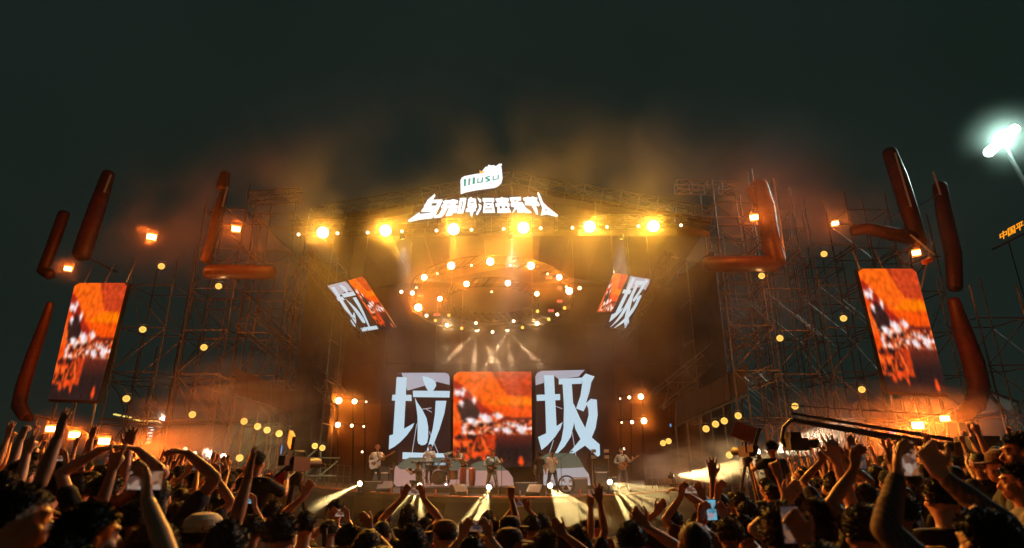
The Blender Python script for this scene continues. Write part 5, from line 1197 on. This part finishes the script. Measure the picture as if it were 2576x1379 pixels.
# left operator
Lp = PD(650, 1137, 7.8); zt = Lp.z - 1.74
platform('wooden topped platform under the left camera operator', Lp.x + .45, Lp.y, zt - .02, 2.4, 1.6)
person('left camera operator in a black shirt seen from behind as a dark silhouette', Vector((Lp.x, Lp.y, zt)), R(-14), 'cam', 'cam', 'short', 'black', 1.0, 'camera operators', sleeve=.8)
Cp = PD(748, 1187, 8.3); tripod('black tripod of the left camera', Cp, Cp.z - zt); tv_camera('television camera on the left tripod pointing at the stage', Cp, R(-22))
mh = thing('monitor', 'small tilted monitor with pale edges above the left camera', 'monitor', Cp + Vector((-.1, -.05, .38)), R(-60)); MB().box((0, 0, 0), (.26, .04, .17), Matrix.Rotation(R(20), 4, 'Y')).build('frame', M_body, mh)
# red flag
fp = PD(697, 1200, 8.6); t = thing('red_flag', 'bright red cloth flag on a dark slanted pole right of the left camera operator', 'flag', fp)
ff = lambda u, v, dd=8.6: PD(u, v, dd) - fp
poly = [(694, 1196), (712, 1186), (728, 1172), (728, 1195), (722, 1212), (713, 1226), (706, 1246), (701, 1262), (694, 1252), (695, 1230), (693, 1212)]
M_flag = mat('red_flag_cloth', (.80, .06, .04), .7); M_flag.node_tree.nodes['Principled BSDF'].inputs['Transmission Weight'].default_value = 0
n = len(poly); b = MB(); cc = ff(708, 1215) + Vector((0, .06, 0)); ring_ = [ff(u, v) + Vector((0, .05 * math.sin(k * 1.7), 0)) for k, (u, v) in enumerate(poly)]
inn = [q.lerp(cc, .5) + Vector((0, -.04 * math.sin(k * 2.1), 0)) for k, q in enumerate(ring_)]
vs = ring_ + inn + [cc]; fs = [(k, (k + 1) % n, n + (k + 1) % n, n + k) for k in range(n)] + [(n + k, n + (k + 1) % n, 2 * n) for k in range(n)]
b.add(vs, fs); b.add([v + Vector((0, .012, 0)) for v in vs], [f[::-1] for f in fs]); b.build('cloth', M_flag, t, True)
MB().tube(ff(676, 1212), ff(733, 1166), .018).build('pole', M_black, t)
# right operator
Rp = PD(1940, 1112, 11.2); zt = Rp.z - 1.72
platform('platform under the right camera operator', Rp.x - .3, Rp.y, zt - .02, 2.6, 1.6)
person('right camera operator in black seen from behind beside the tripod', Vector((Rp.x, Rp.y, zt)), R(14), 'cam', 'down', 'short', 'black', 1.0, 'camera operators', sleeve=.5)
Cp = PD(1880, 1150, 11.4); tripod('tall black tripod of the right camera', Cp, Cp.z - zt); tv_camera('television camera on the right tripod', Cp, R(14))
M_hood = mat('brown_hood', (.34, .10, .06), .6); Hp = PD(1872, 1088, 11.3)
mh = thing('monitor_hood', 'reddish brown boxy sun hood on the right camera monitor', 'monitor', Hp, R(-20)); Mt = Matrix.Rotation(R(22), 4, 'Y'); MB().box((0, 0, 0), (.36, .30, .27), Mt).build('hood', M_hood, mh); MB().box((.20, 0, -.08), (.05, .31, .30), Mt).build('screen_frame', M_body, mh); MB().tube((0, 0, -.14), (0, 0, -.34), .02).build('bracket', M_body, mh)
# crane
A_, B_ = PD(1990, 1056, 10.5), PD(2330, 1112, 12.5); E_ = PD(2400, 1128, 13.0)
t = thing('camera_crane', 'long black camera crane arm reaching left over the crowd at right', 'camera crane', E_); o = Vector(t.location)
b = MB(); d_ = (E_ - A_); q = Matrix.Identity(4)
b.tube(A_ - o, E_ - o, .035, .075, n=6); b.tube(A_ - o + Vector((0, 0, .10)), E_ - o + Vector((0, 0, .14)), .02, .035, n=6); b.build('boom', M_body, t)
pole(A_ - o + Vector((0, 0, .22)), E_ - o + Vector((0, 0, .55)), .008, t, 'stay_cable', M_black)
MB().tube((0, 0, .1), (0, 0, ground_z(E_.x, E_.y) - E_.z), .12).build('post', M_body, t); MB().box((.5, .1, 0), (.5, .4, .4)).build('counterweight', M_body, t)
h0 = PD(2001, 1118, 10.5) - o; b = MB(); b.path([A_ - o, PD(1972, 1075, 10.5) - o, PD(1966, 1105, 10.5) - o, PD(1976, 1125, 10.5) - o], .03, 6); b.build('head_bracket', M_body, t)
b = MB(); b.box(h0, (.28, .3, .18)); b.box(h0 + Vector((-.02, 0, .13)), (.16, .2, .1)); b.tube(h0 + Vector((.12, 0, 0)), h0 + Vector((.34, -.03, .02)), .06, .07, n=12); b.build('remote_camera', M_body, t)
MB().path([h0 + Vector((0, 0, -.1)), h0 + Vector((.06, 0, -.2)), h0 + Vector((.2, 0, -.16)), h0 + Vector((.24, 0, -.02))], .008, 5).build('cable', M_body, t)

# ------------------------------------------------------------------ surroundings
M_tent = mat('white_tent', (.62, .66, .62), .7, nscale=1.2, namt=.15); M_bl = mat('blue_fabric', (.03, .10, .42), .7)
tp = PY(2495, 1040, 34); t = thing('tent', 'white peaked tent with dark seams beyond the right floodlights', 'tent', tp); o = Vector(tp)
pk = [PY(2484, 984, 34), PY(2445, 1052, 33), PY(2530, 1040, 33), PY(2560, 1012, 36), PY(2462, 1010, 36)]
b = MB(); P = [p - o for p in pk]; b.add(P + [p + Vector((0, 0, -.05)) for p in P], [(0, 1, 2), (0, 2, 3), (0, 4, 1), (5, 7, 6), (5, 8, 7), (5, 6, 9), (1, 6, 7, 2), (2, 7, 8, 3)]); b.build('canopy', M_tent, t)
b = MB()
for k in (1, 2, 3): b.tube(P[0] + Vector((0, -.05, .03)), P[k] + Vector((0, -.05, .03)), .05)
b.build('seam', M_black, t)
MB().prism([PY(2437, 1058, 32.8) - o, PY(2447, 1046, 32.8) - o, PY(2520, 1032, 32.8) - o, PY(2512, 1042, 32.8) - o], (0, .05, 0)).build('valance', M_bl, t)
for k in (1, 2, 3): pole(P[k], (P[k].x, P[k].y, -o.z), .05, t, 'leg', M_steel)
M_bulb = emat('bulb_yellow', lin((240, 214, 110)), 1.1); M_star = emat('lamp_white', (1, .97, .9), 14); M_wsign = emat('sign_cold_white', lin((200, 232, 240)), .9); M_blu = emat('tube_blue', lin((90, 150, 220)), .9); M_vio = emat('lamp_violet', lin((150, 110, 200)), .8)
t = thing('light_string', 'sagging string of small yellow lamps left of the white star lamp', 'light string', PY(290, 1040, 38)); o = Vector(t.location)
pts = [(290, 1040), (303, 1043), (320, 1046), (335, 1050), (352, 1056), (368, 1058), (385, 1057), (400, 1057)]
MB().path([PY(u, v, 38) - o for u, v in pts], .02, 5).build('cable', M_black, t)
for k in range(18):
    f = k / 17 * (len(pts) - 1); i = min(int(f), len(pts) - 2); p = PY(pts[i][0], pts[i][1], 38).lerp(PY(*pts[i + 1], 38), f - i) - o
    if k % 4 != 3: MB().ell(p - Vector((0, 0, .06)), (.14, .08, .06), n=6, m=4).build('bulb', M_bulb, t)
t = thing('white_lamp', 'single sparkling white lamp behind the left scaffolding', 'lamp', PY(411, 1053, 38)); MB().ell((0, 0, 0), (.13, .13, .13)).build('lens', M_star, t); pole(Vector((0, .2, 0)), Vector((0, .2, -3.5)), .04, t, 'pole'); lamp(t, 'POINT', (1, .97, .9), 90, (0, -.3, 0), rad=.08); halo_puff(t.location, 1.0, .35)
t = thing('vertical_sign', 'tiny vertical cold white lit sign below the star lamp at left', 'sign', PY(378, 1092, 37)); 
for k in range(6): MB().box(((-.05, .06, -.02, .05, 0, -.04)[k], 0, .42 - k * .18), ((.26, .18, .24, .16, .22, .2)[k], .05, .10)).build('letter', M_wsign, t)
MB().box((0, .06, 0), (.34, .04, 1.2)).build('board', M_black, t)
for lab, u, v, m, w, h in (('small upright blue light tube above the left camera', 708, 1131, M_blu, .06, .42), ('tiny blue lamp right of the backdrop wall', 1687, 1070, M_blu, .07, .14), ('small violet lamp cluster left of the lower right floodlights', 2183, 1087, M_vio, .3, .2), ('small violet lamp cluster beside the large lower right floodlight', 2245, 1086, M_vio, .3, .16)):
    t = thing('small_light', lab, 'lamp', PY(u, v, 25.5)); MB().ell((0, 0, 0), (w / 2, .03, h / 2), n=10).build('lens', m, t); MB().box((0, .05, 0), (w * .8, .05, h * .8)).build('housing', M_black, t)
for k, (u, v) in enumerate(((426, 1134), (466, 1130), (490, 1140), (2093, 1105))):
    t = thing('small_white_lamp', ['leftmost small white lamp above the white cone beam', 'middle small white lamp inside the white cone beam', 'rightmost small white lamp inside the white cone beam', 'small white lamp in front of the smoke bank at right'][k], 'lamp', PY(u, v, 24)); MB().ell((0, 0, 0), (.07, .05, .07)).build('lens', M_lens_s, t); MB().box((0, .08, 0), (.1, .08, .1)).build('housing', M_black, t)
# ------------------------------------------------------------------ the crowd
rc = random.Random(11)
NEAR = [  # u, v of the head top, distance, left arm, right arm, hair, yaw (deg, + turns left), shirt, phone, words
 (62, 1223, 3.0, 'down', 'down', 'short', -58, 'black', None, 'large dark haired head in profile at the left edge looking right'),
 (238, 1268, 2.9, 'down', 'down', 'short', -42, 'black', None, 'large close head at lower left with lit cheek turned right'),
 (172, 1352, 2.8, 'down', 'phoneup', 'short', -6, 'grey', 'L0', 'close person at lower left reaching a phone high with one bare arm'),
 (277, 1193, 5.3, 'arch', 'arch', 'short', 0, 'black', None, 'person below the left floodlights with both arms arched over the head'),
 (352, 1262, 4.6, 'horn', 'down', 'short', 8, 'black', None, 'person at left making a horn sign with a straight raised arm'),
 (404, 1205, 5.0, 'head', 'arch', 'bob', 0, 'navy', None, 'person at left with bobbed hair and one arm bent over the head'),
 (414, 1270, 5.4, 'down', 'down', 'short', 15, 'black', None, 'short haired person behind the big head at lower left centre'),
 (396, 1318, 3.0, 'down', 'down', 'short', 5, 'black', None, 'large close dark head cut by the bottom edge at left'),
 (517, 1298, 3.9, 'down', 'up', 'short', -50, 'cream', None, 'person in a tan cap turned right with one hand up, lower left'),
 (584, 1272, 6.6, 'phone', 'phone', 'short', 0, 'brown', 'L1', 'person left of the camera operator filming at face height'),
 (578, 1314, 3.3, 'down', 'down', 'short', 10, 'black', None, 'close dark round head below the left camera operator'),
 (638, 1298, 5.2, 'down', 'down', 'short', 0, 'red', None, 'person in red right below the left camera operator'),
 (712, 1294, 3.9, 'down', 'down', 'short', -8, 'black', None, 'short haired close head below the red flag'),
 (690, 1262, 6.6, 'down', 'down', 'short', 0, 'white', None, 'person in a pale shirt standing under the red flag'),
 (770, 1290, 5.5, 'phoneup', 'down', 'short', 0, 'brown', None, 'person with a long raised forearm right of the red flag'),
 (831, 1306, 6.5, 'phone', 'phone', 'tail', 0, 'black', 'L0', 'person with tied hair filming below the bassist'),
 (880, 1322, 5.0, 'down', 'head', 'short', -25, 'black', None, 'person scratching the head with a bent right arm below the bassist'),
 (928, 1331, 4.3, 'down', 'down', 'bob', 0, 'black', None, 'wide bobbed head at the bottom, left of the first stage beam'),
 (964, 1288, 6.8, 'down', 'down', 'short', 0, 'cream', None, 'person in a cream collar below the first stage beam'),
 (961, 1369, 2.9, 'down', 'down', 'buzz', 0, 'grey', None, 'bald looking head just entering the bottom edge'),
 (1039, 1326, 4.6, 'down', 'down', 'curly', 0, 'black', None, 'curly haired head under the crouching photographer'),
 (1028, 1290, 6.4, 'phoneup', 'phoneup', 'short', 0, 'black', 'L0', 'person filming with both hands high under the crouching photographer'),
 (1093, 1283, 9.0, 'down', 'down', 'short', 0, 'black', None, 'small distant head in a cap below the drum kit'),
 (1118, 1312, 5.4, 'down', 'down', 'short', 55, 'brown', None, 'person in a brown brimmed cap looking left below the drum kit'),
 (1190, 1352, 4.4, 'phone', 'phone', 'short', 0, 'black', 'L2', 'person filming with a lit phone frame below the denim guitarist'),
 (1232, 1300, 6.5, 'down', 'fist', 'short', 0, 'black', None, 'person raising a fist under the denim guitarist'),
 (1284, 1302, 6.4, 'down', 'down', 'short', -70, 'black', None, 'person in a rim lit cap facing right, the farther of two'),
 (1282, 1333, 4.9, 'down', 'down', 'short', -75, 'black', None, 'person in a rim lit cap facing right, the nearer of two'),
 (1338, 1298, 6.8, 'down', 'down', 'short', 0, 'black', None, 'round dark head below the singer, left one of a touching pair'),
 (1362, 1297, 7.0, 'down', 'down', 'curly', 0, 'black', None, 'round dark head below the singer, right one of a touching pair'),
 (1372, 1335, 5.2, 'down', 'head', 'short', -20, 'brown', None, 'person bending a bare arm across the head below the singer'),
 (1420, 1326, 6.2, 'down', 'point', 'bob', 0, 'black', None, 'bobbed head with one raised finger below the fan of beams'),
 (1452, 1322, 5.8, 'down', 'up', 'short', 0, 'black', None, 'person with one lit raised hand below the fan of beams'),
 (1586, 1316, 4.3, 'down', 'head', 'short', 0, 'black', None, 'short haired head with a hand resting on top right of the fan of beams'),
 (1690, 1282, 6.2, 'head', 'arch', 'short', 0, 'navy', None, 'person with arms looped over the head below the orange beam'),
 (1743, 1310, 3.5, 'down', 'down', 'buzz', 0, 'black', None, 'big round close head below the orange smoke'),
 (1762, 1288, 6.0, 'phoneup', 'phoneup', 'short', 0, 'brown', 'L0', 'person filming with two bare arms below the right monitor hood'),
 (1832, 1306, 4.7, 'phone', 'phone', 'short', 0, 'black', 'P1', 'person filming with a bright blue phone screen below the right tripod'),
 (1880, 1262, 5.8, 'up', 'down', 'short', 0, 'black', None, 'person raising the left arm beside the right tripod'),
 (1870, 1300, 5.0, 'phoneup', 'down', 'short', 0, 'brown', None, 'person with a thick raised forearm right of the blue phone'),
 (1985, 1240, 6.5, 'down', 'down', 'short', 0, 'red', None, 'person in red below the right camera operator'),
 (1959, 1276, 3.3, 'down', 'down', 'curly', 0, 'black', None, 'large close curly head below the right camera operator'),
 (2046, 1251, 4.3, 'head', 'up', 'bob', 0, 'black', None, 'person with wavy hair and both arms up right of the right camera operator'),
 (2092, 1262, 5.2, 'point', 'down', 'short', 10, 'brown', None, 'person pointing a thin arm upward left of the rim lit heads'),
 (2066, 1372, 2.6, 'down', 'phone', 'short', 0, 'black', 'P2', 'very close person at the bottom holding a phone upright'),
 (2177, 1222, 5.8, 'head', 'vee', 'short', 0, 'black', None, 'person under the crane with one arm bent and fingers in a vee'),
 (2169, 1274, 3.3, 'down', 'down', 'short', 0, 'black', None, 'large close black head with rim light under the crane'),
 (2252, 1238, 4.2, 'phoneup', 'down', 'short', -10, 'brown', 'P2', 'person lifting a phone frame with one long arm at right'),
 (2356, 1203, 4.6, 'down', 'down', 'short', 0, 'black', None, 'broad shouldered person in a black tee seen from behind at right'),
 (2466, 1285, 3.0, 'phoneup', 'phoneup', 'short', 12, 'plaid', 'P0', 'close person in a checked shirt holding both hands high at right'),
 (2551, 1167, 5.4, 'down', 'down', 'short', 62, 'grey', None, 'person at the right edge in profile facing left with lit ear'),
 (2558, 1092, 5.6, 'down', 'down', 'short', 68, 'navy', None, 'tall person at the right edge facing left above the others'),
 (2513, 1136, 6.4, 'down', 'down', 'short', 50, 'black', None, 'person in an orange brown cap facing left near the right edge'),
 (2500, 1345, 3.0, 'down', 'head', 'short', 30, 'black', None, 'close person at the lower right corner with a hand at the face'),
 (12, 1190, 4.8, 'down', 'up', 'short', -30, 'red', None, 'person cut by the left edge with a raised glow stick arm'),
 (62, 1160, 6.5, 'phone', 'phone', 'short', 0, 'black', 'L0', 'person filming at far left under the curved red bracket'),
 (132, 1200, 5.6, 'vee', 'down', 'short', 0, 'red', None, 'person at far left raising two fingers in a vee'),
 (205, 1195, 5.8, 'head', 'up', 'short', 10, 'brown', None, 'person at far left with an open raised hand'),
 (480, 1245, 6.0, 'down', 'phoneup', 'short', 0, 'black', 'P2', 'person holding a phone up under the white cone beam'),
 (455, 1262, 5.2, 'point', 'down', 'long', 0, 'brown', None, 'long haired person with one thin arm up under the white cone beam'),
]
caps = {8: 'cream', 22: 'black', 23: 'brown', 26: 'black', 27: 'black', 52: 'brown'}
taken = []
def place(u, v, d):
    p = PD(u, v, d); g = ground_z(p.x, p.y); h = p.z - g; s = h / 1.735
    return Vector((p.x, p.y, g)), s
PHL = []
for k, (u, v, d, L_, R_, hr, yaw, sh, ph, words) in enumerate(NEAR):
    pos, s = place(u, v, d); s0 = max(.86, min(1.12, s)); pos.z += (s - s0) * 1.735 if s > s0 else 0
    if s < s0: pos.z += (s - s0) * 1.735
    t = person(words, pos, R(yaw), L_, R_, hr, sh, s0, 'crowd in front of the stage', cap=caps.get(k), skin=rc.choice((M_skin, M_skin3, M_skin2)), long_sleeve=(sh == 'plaid'))
    taken.append((pos.x, pos.y))
    if ph:
        two = L_.startswith('phone') and R_.startswith('phone')
        hi = 1.93 if 'phoneup' in (L_, R_) else 1.775; y = .285 if hi > 1.9 else .375
        x = 0 if two else (.06 if R_.startswith('phone') else -.06)
        PHL.append((world_of(t, (x, y, hi)), R(yaw), ph, words))
for p, yaw, ph, words in PHL:
    phone('phone held up by the ' + ' '.join(words.replace('large ', '').split()[:11]), p, yaw, ph[0] == 'L', int(ph[1]))
# rows behind them
cand = []
y = 5.6
while y < 20.5:
    half = y * .92 + .5
    x = -half + rc.random() * .5
    while x < half:
        px, py = x + rc.uniform(-.14, .14), y + rc.uniform(-.2, .2)
        if all((px - a) ** 2 + (py - b) ** 2 > .30 for a, b in taken): cand.append((px, py))
        x += rc.uniform(.48, .68) * (1 + max(0, y - 9) * .05)
    y += .66 + .05 * max(0, y - 6)
PA = [('down', 'down')] * 6 + [('phoneup', 'phoneup'), ('down', 'up'), ('down', 'horn'), ('point', 'down'), ('up', 'down'), ('fist', 'up'), ('phone', 'phone'), ('down', 'fist'), ('vee', 'down'), ('up', 'up')]
desc = {('down', 'down'): 'standing', ('phoneup', 'phoneup'): 'filming overhead', ('down', 'up'): 'raising a hand', ('down', 'horn'): 'raising a horn sign', ('point', 'down'): 'pointing up', ('up', 'down'): 'raising the left hand',
        ('fist', 'up'): 'raising fist and hand', ('phone', 'phone'): 'filming at face height', ('down', 'fist'): 'raising a fist', ('vee', 'down'): 'showing two fingers', ('up', 'up'): 'raising both arms'}
hdesc = {'short': 'clad short haired', 'bob': 'clad bobbed', 'tail': 'clad ponytailed', 'curly': 'clad curly haired', 'long': 'clad long haired', 'buzz': 'clad cropped'}
def zone(x, y):
    u = 1288 + F * x / max(.1, y * math.cos(TILT))
    for lim, s in ((160, 'under the far left red bracket'), (330, 'under the left floodlights'), (520, 'under the white cone beam'), (700, 'round the left camera operator'), (860, 'between the red flag and the bassist'), (1000, 'below the bassist'), (1150, 'below the drum kit'),
                   (1300, 'below the denim guitarist'), (1450, 'below the singer'), (1620, 'below the striped guitarist'), (1780, 'below the orange beam'), (1900, 'round the right tripod'), (2060, 'below the right camera operator'), (2250, 'under the crane arm'), (2420, 'under the right floodlights')):
        if u < lim: return s
    return 'at the far right edge'
seen = {}
for x, y in cand:
    g = ground_z(x, y); s = rc.uniform(.90, 1.03)
    central = abs(x) < .42 * y and y < 22
    P = rc.choice(PA[:7] + PA[:6] + PA[12:13]) if central else rc.choice(PA)
    if central and (y > 8.6 or rc.random() < .2): continue
    u_ = 1288 + F * x / (y * math.cos(TILT))
    if (590 < u_ < 800 and y < 9) or (1830 < u_ < 2040 and y < 11.5) or (y > 12 and rc.random() < .45): P = ('down', 'down')
    # leave free ground round the two camera platforms
    if (x + 3.2) ** 2 + (y - 7.1) ** 2 < .9 or (x + 2.6) ** 2 + (y - 7.7) ** 2 < .9 or (x - 5.0) ** 2 + (y - 11.2) ** 2 < 1.1 or (x - 4.3) ** 2 + (y - 11.2) ** 2 < 1.1: continue
    hr = rc.choice(('short', 'short', 'short', 'bob', 'tail', 'curly', 'long', 'buzz')); sh = rc.choice(('black', 'black', 'black', 'navy', 'grey', 'white', 'brown', 'green', 'red', 'cream'))
    dist = 'near' if y < 7.5 else 'midway' if y < 11 else 'far' if y < 15 else 'farthest'
    lab = f'{dist} {sh} {hdesc[hr]} person {desc[P]} {zone(x, y)}'
    n_ = seen.get(lab, 0); seen[lab] = n_ + 1
    if n_ == 1: hr = {'short': 'buzz', 'buzz': 'short', 'bob': 'long', 'long': 'bob', 'tail': 'curly', 'curly': 'tail'}[hr]; lab = f'{dist} {sh} {hdesc[hr]} person {desc[P]} {zone(x, y)}'; seen[lab] = seen.get(lab, 0) + 1
    if n_ > 1: lab = lab.replace(dist, dist + ' shorter' if s < .96 else dist + ' taller', 1)
    t = person(lab, Vector((x, y, g)), R(rc.gauss(0, 16)) + math.atan2(x, y) * .6, P[0], P[1], hr, sh, s, 'crowd in front of the stage', skin=rc.choice((M_skin, M_skin2, M_skin3)))
    if P[0].startswith('phone'):
        hi = 1.93 if P[0] == 'phoneup' else 1.775
        phone(f'{dist} phone held {"high" if hi > 1.9 else "at face height"} by {sh} clad person {zone(x, y)}', world_of(t, (0, .285 if hi > 1.9 else .375, hi)), t.rotation_euler[2], True, rc.choice((0, 0, 2)))
# ------------------------------------------------------------------ tell look-alikes apart
lab_ = {}
for o in C.objects:
    if o.parent is None and 'label' in o.keys() and 'category' in o.keys(): lab_.setdefault(o['label'], []).append(o)
for l, os_ in lab_.items():
    if len(os_) > 1:
        os_.sort(key=lambda o: o.location.x / max(.5, o.location.y))
        wd = l.split()[:13]
        for k, o in enumerate(os_):
            o['label'] = ' '.join(wd) + (' leftmost' if k == 0 else ' rightmost' if k == len(os_) - 1 else ' middle')
